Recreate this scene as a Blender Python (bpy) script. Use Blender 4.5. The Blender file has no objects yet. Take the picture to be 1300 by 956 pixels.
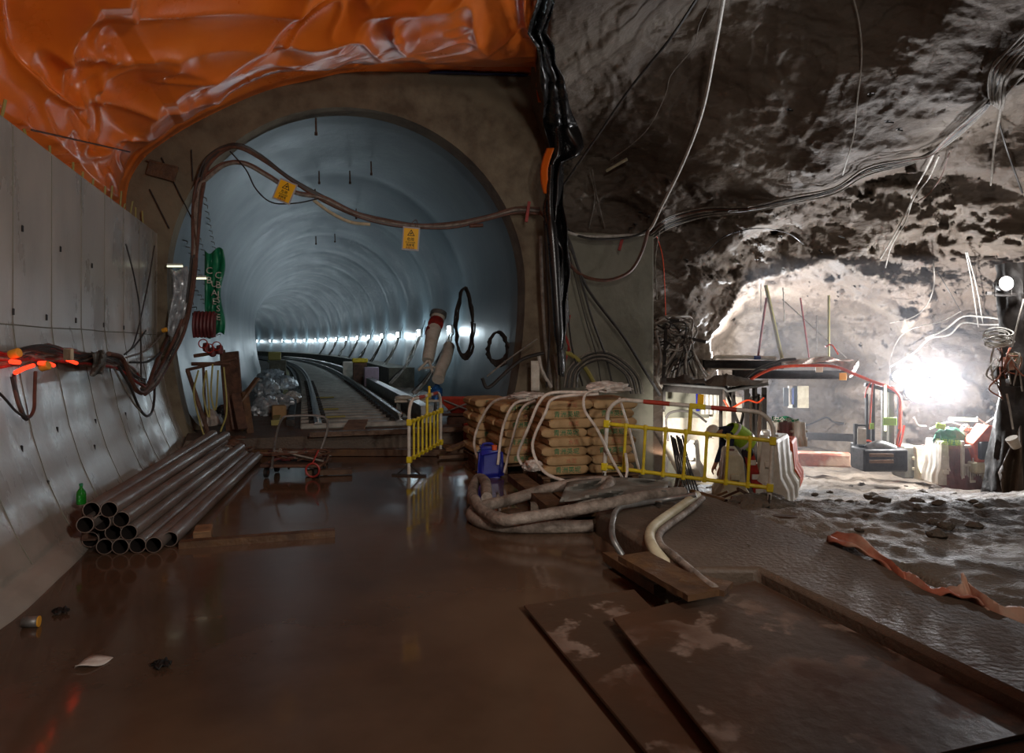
import bpy, math, random
import numpy as np
from mathutils import Vector, Matrix, noise as mnoise
C = bpy.context.scene.collection
PI = math.pi
rnd = random.Random(7)
F = 867.0; CH = 1.8; HY = 437.0
TH = math.radians(17); CT, ST = math.cos(TH), math.sin(TH)

def P(px, py, d):            # point seen at (px,py) of the photo at depth d
    return Vector(((px-650)/F*d, d, CH-(py-HY)/F*d))
def G(px, py, z=0.0):        # point at height z seen at (px,py)
    d = F*(CH-z)/(py-HY); return P(px, py, d)
def T(X, Y, z=0.0):          # tunnel frame -> world
    return Vector((X*CT-Y*ST, X*ST+Y*CT, z))
def TA(s): return math.atan(5.745e-5*s*s)
def TT(s, off, z=0.0):       # along the curved track
    a = TA(s)
    return T(1.0-1.915e-5*s**3+off*math.cos(a), 13+s+off*math.sin(a), z)
def HW(px, py, Y=12.7):      # point on the plane Y = const of the tunnel frame
    return P(px, py, Y/(CT-ST*(px-650)/F))
WPROF = [(-0.3,-1.85),(0,-1.87),(.12,-1.93),(.25,-2.0),(.6,-2.14),(1.0,-2.25),(1.5,-2.34),(1.96,-2.4),(3.7,-2.4)]
def wallX(z):
    for (a,b),(c,d) in zip(WPROF, WPROF[1:]):
        if z <= c: return b+(d-b)*(z-a)/(c-a)
    return WPROF[-1][1]
def WL(px, py, off=0.1):     # point on the left wall, off metres in front of it
    X = -2.3
    for _ in range(12):
        k = (px-650)/F; d = X/(ST+k*CT); z = CH-(py-HY)/F*d
        X = .5*X+.5*(wallX(z)+off)
    return P(px, py, d)

# ---------- noise ----------
def _h(ix, iy, iz, s):
    n = (ix*374761393 + iy*668265263 + iz*2147483647 + s*974711) & 0xffffffff
    n = ((n ^ (n >> 13))*1274126177) & 0xffffffff
    return ((n ^ (n >> 16)) & 0xffff)/65535.0*2-1
def vn(x, y, z, s=0):
    x = np.asarray(x, float); y = np.asarray(y, float)+0*x; z = np.asarray(z, float)+0*x
    ix, iy, iz = [np.floor(a).astype(np.int64) for a in (x, y, z)]
    fx, fy, fz = x-ix, y-iy, z-iz
    fx, fy, fz = [a*a*(3-2*a) for a in (fx, fy, fz)]
    r = 0
    for dx in (0,1):
        for dy in (0,1):
            for dz in (0,1):
                w = (fx if dx else 1-fx)*(fy if dy else 1-fy)*(fz if dz else 1-fz)
                r = r + w*_h(ix+dx, iy+dy, iz+dz, s)
    return r
def fbm(x, y, z, o=4, s=0, ridge=False, g=.5):
    r = 0; a = 1; f = 1
    for i in range(o):
        v = vn(x*f, y*f, z*f, s+i)
        if ridge: v = 1-2*np.abs(v)
        r = r + a*v; a *= g; f *= 2.03
    return r
def sstep(a, b, x):
    t = np.clip((x-a)/(b-a), 0, 1); return t*t*(3-2*t)

# ---------- materials ----------
def s2l(c): return tuple(((v/255)/12.92 if v/255 <= .04045 else ((v/255+.055)/1.055)**2.4) for v in c)+(1,)
def mat(name, c1, c2=None, rough=.6, rough2=None, scale=4, bump=.0, bscale=30, metal=0, stretch=(1,1,1), detail=6, spec=.5, emit=None, estr=0, trans=0, alpha=1, thr=(.35,.65), c3=None, s3=.7, coat=0):
    m = bpy.data.materials.new(name); m.use_nodes = True
    nt = m.node_tree; n = nt.nodes; l = nt.links; b = n['Principled BSDF']
    tc = n.new('ShaderNodeTexCoord'); mp = n.new('ShaderNodeMapping'); mp.inputs['Scale'].default_value = stretch
    l.new(tc.outputs['Object'], mp.inputs['Vector'])
    b.inputs['Base Color'].default_value = s2l(c1); b.inputs['Roughness'].default_value = rough
    b.inputs['Metallic'].default_value = metal; b.inputs['Specular IOR Level'].default_value = spec
    if coat: b.inputs['Coat Weight'].default_value = coat
    if c2 is not None or rough2 is not None:
        t = n.new('ShaderNodeTexNoise'); t.inputs['Scale'].default_value = scale; t.inputs['Detail'].default_value = detail
        t.inputs['Roughness'].default_value = .62
        l.new(mp.outputs[0], t.inputs['Vector'])
        r = n.new('ShaderNodeMapRange'); r.inputs[1].default_value = thr[0]; r.inputs[2].default_value = thr[1]
        l.new(t.outputs['Fac'], r.inputs[0])
        if c2 is not None:
            x = n.new('ShaderNodeMix'); x.data_type = 'RGBA'
            x.inputs[6].default_value = s2l(c1); x.inputs[7].default_value = s2l(c2)
            l.new(r.outputs[0], x.inputs[0]); out = x.outputs[2]
            if c3 is not None:
                t3 = n.new('ShaderNodeTexNoise'); t3.inputs['Scale'].default_value = s3; t3.inputs['Detail'].default_value = 8
                l.new(tc.outputs['Object'], t3.inputs['Vector'])
                r3 = n.new('ShaderNodeMapRange'); r3.inputs[1].default_value = .45; r3.inputs[2].default_value = .62
                l.new(t3.outputs['Fac'], r3.inputs[0])
                x3 = n.new('ShaderNodeMix'); x3.data_type = 'RGBA'; l.new(r3.outputs[0], x3.inputs[0])
                l.new(out, x3.inputs[6]); x3.inputs[7].default_value = s2l(c3); out = x3.outputs[2]
            l.new(out, b.inputs['Base Color'])
        if rough2 is not None:
            q = n.new('ShaderNodeMapRange'); q.inputs[3].default_value = rough; q.inputs[4].default_value = rough2
            l.new(r.outputs[0], q.inputs[0]); l.new(q.outputs[0], b.inputs['Roughness'])
    if bump:
        t2 = n.new('ShaderNodeTexNoise'); t2.inputs['Scale'].default_value = bscale; t2.inputs['Detail'].default_value = 5
        l.new(mp.outputs[0], t2.inputs['Vector'])
        bp = n.new('ShaderNodeBump'); bp.inputs['Strength'].default_value = bump; bp.inputs['Distance'].default_value = .03
        l.new(t2.outputs['Fac'], bp.inputs['Height']); l.new(bp.outputs[0], b.inputs['Normal'])
    if emit: b.inputs['Emission Color'].default_value = s2l(emit); b.inputs['Emission Strength'].default_value = estr
    if trans: b.inputs['Transmission Weight'].default_value = trans
    if alpha < 1: b.inputs['Alpha'].default_value = alpha
    return m

M = {}
M['wall'] = mat('wall_concrete', (166,157,146), (146,137,127), .42, .22, 1.6, .12, 14, stretch=(1,1,.45), c3=(178,170,160), s3=.5, spec=.6)
M['head'] = mat('headwall_concrete', (124,112,92), (88,75,60), .85, None, 2.2, .35, 9, c3=(128,118,98), s3=.6)
M['pier'] = mat('pier_concrete', (124,122,106), (104,100,86), .75, None, 2, .2, 8, c3=(122,118,104), s3=.8)
M['lining'] = mat('lining_concrete', (108,124,132), (88,102,110), .46, .33, .9, .12, 6, stretch=(1,1,.6), c3=(120,136,142), s3=.35, spec=.6)
M['rock'] = mat('shotcrete_rock', (100,86,74), (74,62,53), .85, .6, 1.3, 1.0, 11, detail=12, c3=(112,100,88), s3=.4, stretch=(.7,.7,1.5), thr=(.25,.75))
M['water'] = mat('wet_muddy_floor', (92,70,55), (74,55,42), .04, .17, 1.1, .035, 5, c3=(102,80,63), s3=.4, spec=.5)
M['mud'] = mat('churned_mud', (98,86,74), (62,53,45), .9, .62, 2.4, 1.0, 34, detail=12, c3=(128,114,98), s3=.5, thr=(.4,.6))
M['slab'] = mat('dirty_slab', (98,82,68), (70,56,45), .75, .5, 3, .35, 25, c3=(100,84,70), s3=.8, detail=10)
M['plate'] = mat('rusty_steel_plate', (74,56,44), (148,128,114), .32, .6, 2.2, .12, 12, metal=.0, detail=8, thr=(.52,.58), c3=(84,58,42), s3=1.2)
M['tarp'] = mat('orange_membrane', (238,122,38), (222,104,30), .34, .26, .8, .05, 6, spec=.6)
M['blue'] = mat('blue_sheet', (28,52,120), None, .4)
M['black'] = mat('black_membrane', (30,29,30), (18,17,18), .22, .35, 3, .08, 8, spec=.7)
M['blackc'] = mat('black_cable', (34,32,32), (58,52,48), .45, None, 9)
M['brownc'] = mat('brown_cable', (108,68,52), (74,48,38), .5, None, 9)
M['greyc'] = mat('dusty_grey_cable', (142,134,124), (96,88,80), .6, None, 9)
M['whitec'] = mat('pale_cable', (206,202,194), (160,154,146), .5, None, 9)
M['redc'] = mat('red_cable', (168,42,34), (120,34,28), .5, None, 9)
M['orangec'] = mat('orange_hose', (244,88,44), (220,64,30), .45, None, 9)
M['steel'] = mat('steel_pipe', (150,138,130), (108,84,70), .3, .5, 3, .05, 20, metal=.35, stretch=(1,.3,1))
M['steelin'] = mat('pipe_bore', (34,26,22), None, .7)
M['rust'] = mat('rusty_steel', (98,66,48), (64,44,34), .6, .8, 7, .3, 30)
M['dsteel'] = mat('dark_steel', (58,52,48), (40,35,32), .5, .7, 6, .2, 20, metal=.4)
M['gsteel'] = mat('galvanised', (150,150,148), (118,114,110), .35, .5, 8, .05, 20, metal=.6)
M['wood'] = mat('timber', (140,104,70), (96,70,48), .7, .85, 6, .25, 30, stretch=(1,1,8))
M['dwood'] = mat('wet_timber', (104,74,46), (62,42,28), .4, .7, 5, .3, 25, c3=(84,58,36), s3=2)
M['yellow'] = mat('yellow_paint', (226,200,30), (190,166,34), .4, .6, 12, .05, 20)
M['red'] = mat('red_paint', (176,58,40), (140,52,38), .4, .55, 8, .05, 20)
M['white'] = mat('white_paint', (214,208,198), (176,166,152), .5, .6, 10, .05, 20)
M['bag'] = mat('kraft_cement_bag', (178,146,104), (142,112,76), .7, .85, 5, .35, 14, c3=(164,132,92), s3=3)
M['green'] = mat('green_print', (44,120,80), None, .7)
M['redp'] = mat('red_print', (190,90,70), (176,128,92), .7, None, 40)
M['strap'] = mat('white_strap', (214,202,190), (176,160,146), .5, .7, 12, .1, 20)
M['bluep'] = mat('blue_plastic', (26,36,140), (20,26,108), .32, .42, 4, .03, 10, spec=.6)
M['hose'] = mat('muddy_grey_hose', (150,136,124), (92,80,70), .6, .8, 7, .5, 26)
M['greyt'] = mat('grey_sheet', (128,124,116), (96,90,82), .6, .75, 4, .3, 12)
M['ptarp'] = mat('clear_plastic_wrap', (216,208,200), (180,168,158), .3, .5, 7, .3, 14, spec=.7)
M['foil'] = mat('silver_foil', (206,212,216), (130,136,142), .25, .4, 8, .4, 12, metal=.3)
M['greent'] = mat('green_tarpaulin', (26,132,92), (18,100,70), .4, .5, 5, .15, 14)
M['dgreen'] = mat('green_netting', (30,124,84), (22,92,62), .6, .7, 8, .3, 40)
M['sign'] = mat('yellow_sign', (246,192,20), None, .5)
M['signb'] = mat('sign_black', (22,20,18), None, .6)
M['lam'] = mat('laminate_sleeve', (170,172,176), None, .25)
M['vest'] = mat('hi_vis_green', (176,214,58), (150,188,44), .7, None, 8)
M['reflect'] = mat('reflective_band', (206,208,204), None, .35)
M['navy'] = mat('navy_cloth', (34,44,70), (24,32,52), .8, None, 8)
M['trous'] = mat('dark_trousers', (48,40,46), (34,28,34), .85, None, 8)
M['skin'] = mat('skin', (176,124,96), None, .55)
M['hair'] = mat('black_hair', (18,15,14), None, .6)
M['boot'] = mat('rubber_boot', (30,26,24), None, .5)
M['helmet'] = mat('white_helmet', (226,218,200), None, .3)
M['pw'] = mat('white_plastic', (226,220,208), (196,186,170), .45, .6, 5, .1, 14)
M['pb'] = mat('beige_plastic', (204,196,168), (170,158,130), .5, .65, 5, .1, 14)
M['po'] = mat('orange_plastic', (224,96,52), (190,80,46), .5, .6, 6, .1, 14)
M['pm'] = mat('maroon_plastic', (132,84,84), (104,74,70), .55, .7, 5, .1, 14)
M['sleeper'] = mat('pale_sleeper', (176,174,166), (140,138,130), .6, None, 4, .1, 20)
M['maroon'] = mat('maroon_hose', (104,44,46), (82,36,38), .5, None, 9)
M['cblock'] = mat('concrete_block', (118,114,100), (84,80,70), .8, None, 4, .3, 20)
M['purple'] = mat('pinkish_cabinet', (150,132,150), (128,112,128), .5, None, 4)
M['mat'] = mat('red_brown_sheet', (186,108,82), (142,84,66), .6, .75, 5, .25, 14, c3=(206,170,146), s3=2.5)
M['cream'] = mat('cream_board', (226,216,198), (196,184,164), .6, .8, 5, .2, 12)
M['lamp'] = mat('lamp_glass', (255,255,255), None, .3, emit=(236,246,255), estr=60)
M['lampw'] = mat('flood_glass', (255,255,255), None, .3, emit=(250,250,255), estr=220)
M['rled'] = mat('red_led_tube', (255,40,20), None, .3, emit=(255,60,30), estr=2)
M['tube'] = mat('fluorescent_tube', (250,250,220), None, .3, emit=(246,250,214), estr=1.2)
M['brass'] = mat('ochre_tape', (226,160,50), None, .5)
M['ylpole'] = mat('ochre_pole', (150,140,70), None, .5)
M['bottle'] = mat('green_bottle', (40,160,50), None, .1, spec=.7, trans=.5)
M['wbottle'] = mat('blue_water_bottle', (60,120,190), None, .1, trans=.6)
M['lime'] = mat('lime_panel', (170,210,70), None, .6)

# ---------- mesh builder ----------
def catmull(pts, n=6):
    pts = [Vector(p) for p in pts]
    if len(pts) < 3: return pts
    q = [pts[0]*2-pts[1]]+pts+[pts[-1]*2-pts[-2]]; out = []
    for i in range(1, len(q)-2):
        a, b, c, d = q[i-1], q[i], q[i+1], q[i+2]
        for k in range(n):
            t = k/n
            out.append(.5*((2*b)+(c-a)*t+(2*a-5*b+4*c-d)*t*t+(3*b-a-3*c+d)*t**3))
    out.append(pts[-1]); return out
class MB:
    def __init__(s): s.v = []; s.f = []; s.m = []
    def raw(s, v, f, m=0, M4=None):
        o = len(s.v)
        s.v += [(M4 @ Vector(p) if M4 else Vector(p)) for p in v]
        s.f += [tuple(i+o for i in q) for q in f]; s.m += [m]*len(f); return s
    def box(s, c, d, m=0, rz=0, M4=None, rx=0, ry=0):
        x, y, z = d[0]/2, d[1]/2, d[2]/2
        v = [(a*x, b*y, e*z) for a in (-1,1) for b in (-1,1) for e in (-1,1)]
        f = [(0,1,3,2),(4,6,7,5),(0,4,5,1),(2,3,7,6),(0,2,6,4),(1,5,7,3)]
        R = Matrix.Translation(Vector(c)) @ Matrix.Rotation(rz,4,'Z') @ Matrix.Rotation(ry,4,'Y') @ Matrix.Rotation(rx,4,'X')
        return s.raw(v, f, m, (M4 @ R) if M4 else R)
    def cbox(s, c, d, b=.01, m=0, rz=0, rx=0, ry=0, M4=None):   # chamfered box
        x, y, z = d[0]/2, d[1]/2, d[2]/2; b = min(b, x*.49, y*.49, z*.49)
        v = []; idx = {}
        for a in (-1,1):
            for e in (-1,1):
                for g in (-1,1):
                    for k in range(3):
                        p = [a*(x-b), e*(y-b), g*(z-b)]; p[k] = (a*x, e*y, g*z)[k]
                        idx[(a,e,g,k)] = len(v); v.append(tuple(p))
        f = []
        for k in range(3):
            o = [i for i in range(3) if i != k]
            for sg in (-1,1):
                q = []
                for u, w in ((-1,-1),(1,-1),(1,1),(-1,1)):
                    t = [0,0,0]; t[k] = sg; t[o[0]] = u; t[o[1]] = w; q.append(idx[(*t,k)])
                f.append(tuple(q))
        for k in range(3):
            o = [i for i in range(3) if i != k]
            for u in (-1,1):
                for w in (-1,1):
                    t = [0,0,0]; t[o[0]] = u; t[o[1]] = w
                    a = list(t); a[k] = -1; c2 = list(t); c2[k] = 1
                    f.append((idx[(*a,o[0])], idx[(*a,o[1])], idx[(*c2,o[1])], idx[(*c2,o[0])]))
        for a in (-1,1):
            for e in (-1,1):
                for g in (-1,1): f.append((idx[(a,e,g,0)], idx[(a,e,g,1)], idx[(a,e,g,2)]))
        R = Matrix.Translation(Vector(c)) @ Matrix.Rotation(rz,4,'Z') @ Matrix.Rotation(ry,4,'Y') @ Matrix.Rotation(rx,4,'X')
        return s.raw(v, f, m, (M4 @ R) if M4 else R)
    def bar(s, p0, p1, w, h, m=0):       # rectangular bar between two points, h along world up as far as possible
        p0, p1 = Vector(p0), Vector(p1); d = (p1-p0); L = d.length; d.normalize()
        up = Vector((0,0,1)) if abs(d.z) < .95 else Vector((0,1,0))
        sd = d.cross(up).normalized(); up = sd.cross(d)
        v = [p+sd*a*w/2+up*b*h/2 for p in (p0,p1) for a, b in ((-1,-1),(1,-1),(1,1),(-1,1))]
        return s.raw(v, [(0,3,2,1),(4,5,6,7),(0,1,5,4),(1,2,6,5),(2,3,7,6),(3,0,4,7)], m)
    def tube(s, pts, r, seg=7, m=0, cap=True, sm=0, closed=False):
        pts = [Vector(p) for p in pts]
        if sm: pts = catmull(pts, sm)
        n = len(pts); rr = r if isinstance(r, (list,tuple)) else [r]*n
        if len(rr) != n: rr = [rr[min(int(i/(n-1)*(len(rr)-1)+.5), len(rr)-1)] for i in range(n)]
        v = []; prev = None
        for i, p in enumerate(pts):
            d = (pts[min(i+1,n-1)]-pts[max(i-1,0)])
            if d.length < 1e-9: d = Vector((0,0,1))
            d.normalize()
            if prev is None:
                a = Vector((0,0,1)) if abs(d.z) < .9 else Vector((1,0,0)); u = d.cross(a).normalized()
            else:
                u = prev-d*prev.dot(d)
                u = u.normalized() if u.length > 1e-6 else d.orthogonal().normalized()
            prev = u; w = d.cross(u)
            for k in range(seg):
                t = 2*PI*k/seg; v.append(p+(u*math.cos(t)+w*math.sin(t))*rr[i])
        f = []
        for i in range(n-1):
            for k in range(seg):
                a = i*seg+k; b = i*seg+(k+1)%seg; f.append((a, b, b+seg, a+seg))
        if cap: f += [tuple(range(seg))[::-1], tuple(range((n-1)*seg, n*seg))]
        return s.raw(v, f, m)
    def grid(s, rows, m=0):
        nr, nc = len(rows), len(rows[0]); v = [p for r in rows for p in r]
        f = [(i*nc+j, i*nc+j+1, (i+1)*nc+j+1, (i+1)*nc+j) for i in range(nr-1) for j in range(nc-1)]
        return s.raw(v, f, m)
    def lathe(s, prof, c=(0,0,0), seg=20, m=0, M4=None):
        c = Vector(c); v = []
        for r, z in prof:
            for k in range(seg):
                t = 2*PI*k/seg; v.append((c.x+r*math.cos(t), c.y+r*math.sin(t), c.z+z))
        f = [(i*seg+k, i*seg+(k+1)%seg, (i+1)*seg+(k+1)%seg, (i+1)*seg+k) for i in range(len(prof)-1) for k in range(seg)]
        f += [tuple(range(seg))[::-1], tuple(range((len(prof)-1)*seg, len(prof)*seg))]
        return s.raw(v, f, m, M4)
    def prism(s, poly, h0, h1, m=0, M4=None):   # polygon (x,y) extruded in z
        n = len(poly); v = [(x,y,h0) for x,y in poly]+[(x,y,h1) for x,y in poly]
        f = [tuple(range(n))[::-1], tuple(range(n,2*n))]+[(i,(i+1)%n,(i+1)%n+n,i+n) for i in range(n)]
        return s.raw(v, f, m, M4)
    def build(s, name, mats, parent=None, local=False, ang=38, smooth=True, origin=None, solid=0, sub=0, bev=0):
        if not isinstance(mats, (list,tuple)): mats = [mats]
        me = bpy.data.meshes.new(name)
        vs = s.v
        if parent is not None and not local:
            inv = parent_world(parent).inverted(); vs = [inv @ p for p in vs]; loc = None
        elif parent is None and origin != 'world':
            xs = [p.x for p in vs]; ys = [p.y for p in vs]; zs = [p.z for p in vs]
            loc = Vector(((min(xs)+max(xs))/2, (min(ys)+max(ys))/2, min(zs))) if origin is None else Vector(origin)
            vs = [p-loc for p in vs]
        else: loc = None
        me.from_pydata([tuple(p) for p in vs], [], s.f); 
        for m in mats: me.materials.append(m)
        me.polygons.foreach_set('material_index', s.m)
        if smooth:
            me.shade_smooth(); me.set_sharp_from_angle(angle=math.radians(ang))
        me.validate()
        o = bpy.data.objects.new(name, me); C.objects.link(o)
        if loc is not None: o.location = loc
        if parent is not None: o.parent = parent
        if solid:
            q = o.modifiers.new('s','SOLIDIFY'); q.thickness = solid; q.offset = 0
        if bev:
            q = o.modifiers.new('b','BEVEL'); q.width = bev; q.segments = 2; q.limit_method = 'ANGLE'
        if sub:
            q = o.modifiers.new('u','SUBSURF'); q.levels = sub; q.render_levels = sub
        return o
WM = {}
def parent_world(o):
    m = Matrix.Identity(4)
    while o is not None:
        m = (Matrix.Translation(o.location) @ o.rotation_euler.to_matrix().to_4x4()) @ m; o = o.parent
    return m
def tag(o, label, cat, group=None):
    o['label'] = label; o['category'] = cat
    if group: o['group'] = group
    return o
def struct(o, label=None, cat=None):
    o['kind'] = 'structure'
    if label: o['label'] = label; o['category'] = cat
    return o
def thing(name, label, cat, loc=(0,0,0), rz=0, group=None):
    o = bpy.data.objects.new(name, None); C.objects.link(o); o.empty_display_size = .1
    o.location = loc; o.rotation_euler = (0,0,rz); return tag(o, label, cat, group)
def copytree(o, loc=None, rot=None, label=None, group=None):
    def rec(a, par):
        c = a.copy(); C.objects.link(c)
        if par is not None: c.parent = par
        for ch in [x for x in bpy.data.objects if x.parent == a and x != c]: rec(ch, c)
        return c
    r = rec(o, None)
    if loc is not None: r.location = loc
    if rot is not None: r.rotation_euler = rot
    if label: r['label'] = label
    if group: r['group'] = group
    return r
def textmb(txt, size):
    cu = bpy.data.curves.new('t', 'FONT'); cu.body = txt; cu.size = size; cu.align_x = 'CENTER'; cu.align_y = 'CENTER'; cu.resolution_u = 2
    cu.space_line = 1.0
    o = bpy.data.objects.new('t', cu); C.objects.link(o)
    bpy.context.view_layer.update()
    me = bpy.data.meshes.new_from_object(o.evaluated_get(bpy.context.evaluated_depsgraph_get()))
    v = [tuple(p.co) for p in me.vertices]; f = [tuple(p.vertices) for p in me.polygons]
    bpy.data.objects.remove(o); bpy.data.curves.remove(cu); bpy.data.meshes.remove(me)
    return v, f
# =============== SETTING ===============
# camera
cam = bpy.data.cameras.new('camera'); co = bpy.data.objects.new('camera', cam); C.objects.link(co)
co.location = (0,0,CH); co.rotation_euler = (PI/2,0,0)
cam.sensor_width = 36; cam.lens = F/1300*36; cam.shift_y = -(478-HY)/1300; cam.clip_start = .05; cam.clip_end = 400
bpy.context.scene.camera = co

# wet floor of the main tunnel, a thick slab
mb = MB()
poly = [(-2.6,-4,0)]
def Tp(X,Y): p = T(X,Y); return (p.x, p.y)
pl = [Tp(-2.7,-6), Tp(6.5,-6), (1.30,4.5), (.79,6.5), (2.0,7.35), (3.0,14.7), Tp(7.0,13.6), Tp(-2.7,13.6)]
mb.prism(pl, -1.2, 0)
struct(mb.build('floor', M['water'], origin='world', smooth=False), 'flat wet floor under a film of reflecting brown water', 'floor')

# left wall, curved foot
mb = MB(); rows = []
Ys = np.linspace(-6, 13.0, 96)
prof = [(-1.85,-.3)]+[(b,a) for a,b in WPROF[1:]]
fine = []
for (a,b),(c,d) in zip(prof, prof[1:]):
    for k in range(5): fine.append((a+(c-a)*k/5, b+(d-b)*k/5))
fine.append(prof[-1])
for Y in Ys:
    r = []
    for X, z in fine:
        dx = 0
        if z < .16: dx = .035*float(vn(Y*3, z*8, 0, 3))+ (.05 if z < .1 else 0)
        j = abs(((Y+.35) % 1.5)-.75) > .742
        r.append(T(X+dx, Y, z))
    r += [T(-2.46,Y,3.74), T(-2.75,Y,3.74), T(-2.78,Y,3.7), T(-2.78,Y,-.3)]
    rows.append(r)
mb.grid(rows)
n = len(rows[0]); mb.f.append(tuple(range(n))[::-1]); mb.m.append(0); mb.f.append(tuple(range((len(rows)-1)*n, len(rows)*n))); mb.m.append(0)
wl = struct(mb.build('wall_left', M['wall'], origin='world', ang=50), 'pale grey cast concrete side wall with curved foot', 'wall')
# formwork joints (thin raised fins) and the long construction joint
for i in range(9):
    Y = 5.0+.95*i
    fm = MB(); pts = [T(wallX(z)+.002, Y, z) for z in np.linspace(.15,3.68,22)]
    fm.tube(pts, .0045, 4, sm=0); fm.build('trim_joint', M['pier'], wl)
fm = MB(); fm.tube([T(-2.397, Y, 1.965+.004*math.sin(Y*3)) for Y in np.linspace(2,12.9,60)], .006, 4); fm.build('trim_joint', M['pier'], wl)
# tie holes
k = 0
for (Y0,z0) in [(5.6,3.1),(6.3,3.0),(7.1,2.85),(8.1,2.8),(9.2,2.75),(5.9,2.1),(6.9,2.1),(7.7,2.08),(8.6,2.08),(9.7,2.06),(10.7,2.05),(5.7,1.05),(6.6,.95),(7.5,1.0),(8.7,.95),(5.5,.55),(6.9,.6),(8.4,.7),(10,.9),(5.1,.3)]:
    h = MB(); x = wallX(z0); h.lathe([(.0,-.001),(.014,0),(.014,.004),(.006,.004)], seg=8, M4=Matrix.Translation(T(x,Y0,z0)) @ Matrix.Rotation(-TH+0,4,'Z') @ Matrix.Rotation(PI/2,4,'Y'))
    h.box(T(x+.006,Y0,z0-.02), (.01,.02,.055)); h.build('tie_hole', M['signb'], wl)

# headwall with round mouth + pier
mb = MB(); cx, cz, R0 = 1.0, 2.95, 3.25
def ring_pt(a, r):
    c, s = math.cos(a), math.sin(a)
    if s >= 0: return (cx+r*c, cz+r*s)
    z = cz+r*s
    if z > 0: return (cx+math.copysign(1,c)*r*(1-.13*(-s*r/2.95)**2), z)
    return (cx+r*.87*c/.419, -.1)
def rect_pt(a, X0=-3.3, X1=4.98, z0=-.1, z1=8.3):
    c, s = math.cos(a), math.sin(a); t = 1e9
    if c > 1e-6: t = min(t, (X1-cx)/c)
    if c < -1e-6: t = min(t, (X0-cx)/c)
    if s > 1e-6: t = min(t, (z1-cz)/s)
    if s < -1e-6: t = min(t, (z0-cz)/s)
    return (cx+t*c, cz+t*s)
N = 144; angs = [2*PI*i/N for i in range(N)]
ins = [ring_pt(a, R0) for a in angs]; outs = [rect_pt(a) for a in angs]
v = [T(x,13,z) for x,z in ins]+[T(x,13,z) for x,z in outs]+[T(x,13.5,z) for x,z in ins]+[T(x,13.5,z) for x,z in outs]
f = []
for i in range(N):
    j = (i+1)%N
    if outs[i][1] < -.05 and outs[j][1] < -.05 and ins[i][1] <= -.1: continue
    f += [(i,j,N+j,N+i), (2*N+j,2*N+i,3*N+i,3*N+j), (i,2*N+i,2*N+j,j), (N+i,N+j,3*N+j,3*N+i)]
mb.raw(v, f)
hw = struct(mb.build('wall_back', M['head'], origin='world', smooth=False), 'board-marked brown concrete headwall around the round tunnel mouth', 'wall')
mb = MB()
for X0,X1,Y0,Y1,z0,z1 in [(4.98,7.08,12.92,13.7,-1.2,4.09)]:
    v = [T(x,y,z) for x in (X0,X1) for y in (Y0,Y1) for z in (z0,z1)]
    mb.raw(v, [(0,1,3,2),(4,6,7,5),(0,4,5,1),(2,3,7,6),(0,2,6,4),(1,5,7,3)])
struct(mb.build('wall_pier', M['pier'], origin='world', smooth=False, bev=.02), 'grey concrete stub wall right of the tunnel mouth', 'wall')

# tunnel lining (ring by ring, slightly dished)
mb = MB(); rows = []
ss = []; s = 0.0
while s < 108:
    ss.append(s); s += .26 if s < 60 else .52
th = np.linspace(math.radians(-62), math.radians(242), 84)
for s in ss:
    q = (s % 5.2)/5.2
    dr = -.035*math.sin(PI*q)**.5 if q > 0 else 0
    if s < .6: dr = 0
    rows.append([TT(s+.02, ring_pt(a, R0+dr+.01)[0]-cx, max(ring_pt(a, R0+dr+.01)[1], -.05)) for a in th])
mb.grid(rows)
struct(mb.build('wall_tunnel', M['lining'], origin='world', ang=60), 'smooth blue-grey concrete lining of the curving rail tunnel', 'wall')
# end cap far away is behind the bend; tunnel invert slab
mb = MB(); 
for (o0,o1,z,s0,s1,nm) in [(-2.95,2.95,.25,-1.0,108,'b')]:
    rows = []
    for s in np.linspace(s0, s1, 90):
        rows.append([TT(s,o0,-.05), TT(s,o0 if s>0 else -2.8,z), TT(s,o1 if s>0 else 2.8,z), TT(s,o1,-.05)])
    mb.grid(rows)
    mb.f.append((0,1,2,3)); mb.m.append(0)
struct(mb.build('floor_trackbed', M['slab'], origin='world', smooth=False), 'raised concrete track bed with muddy front step', 'floor')

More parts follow.
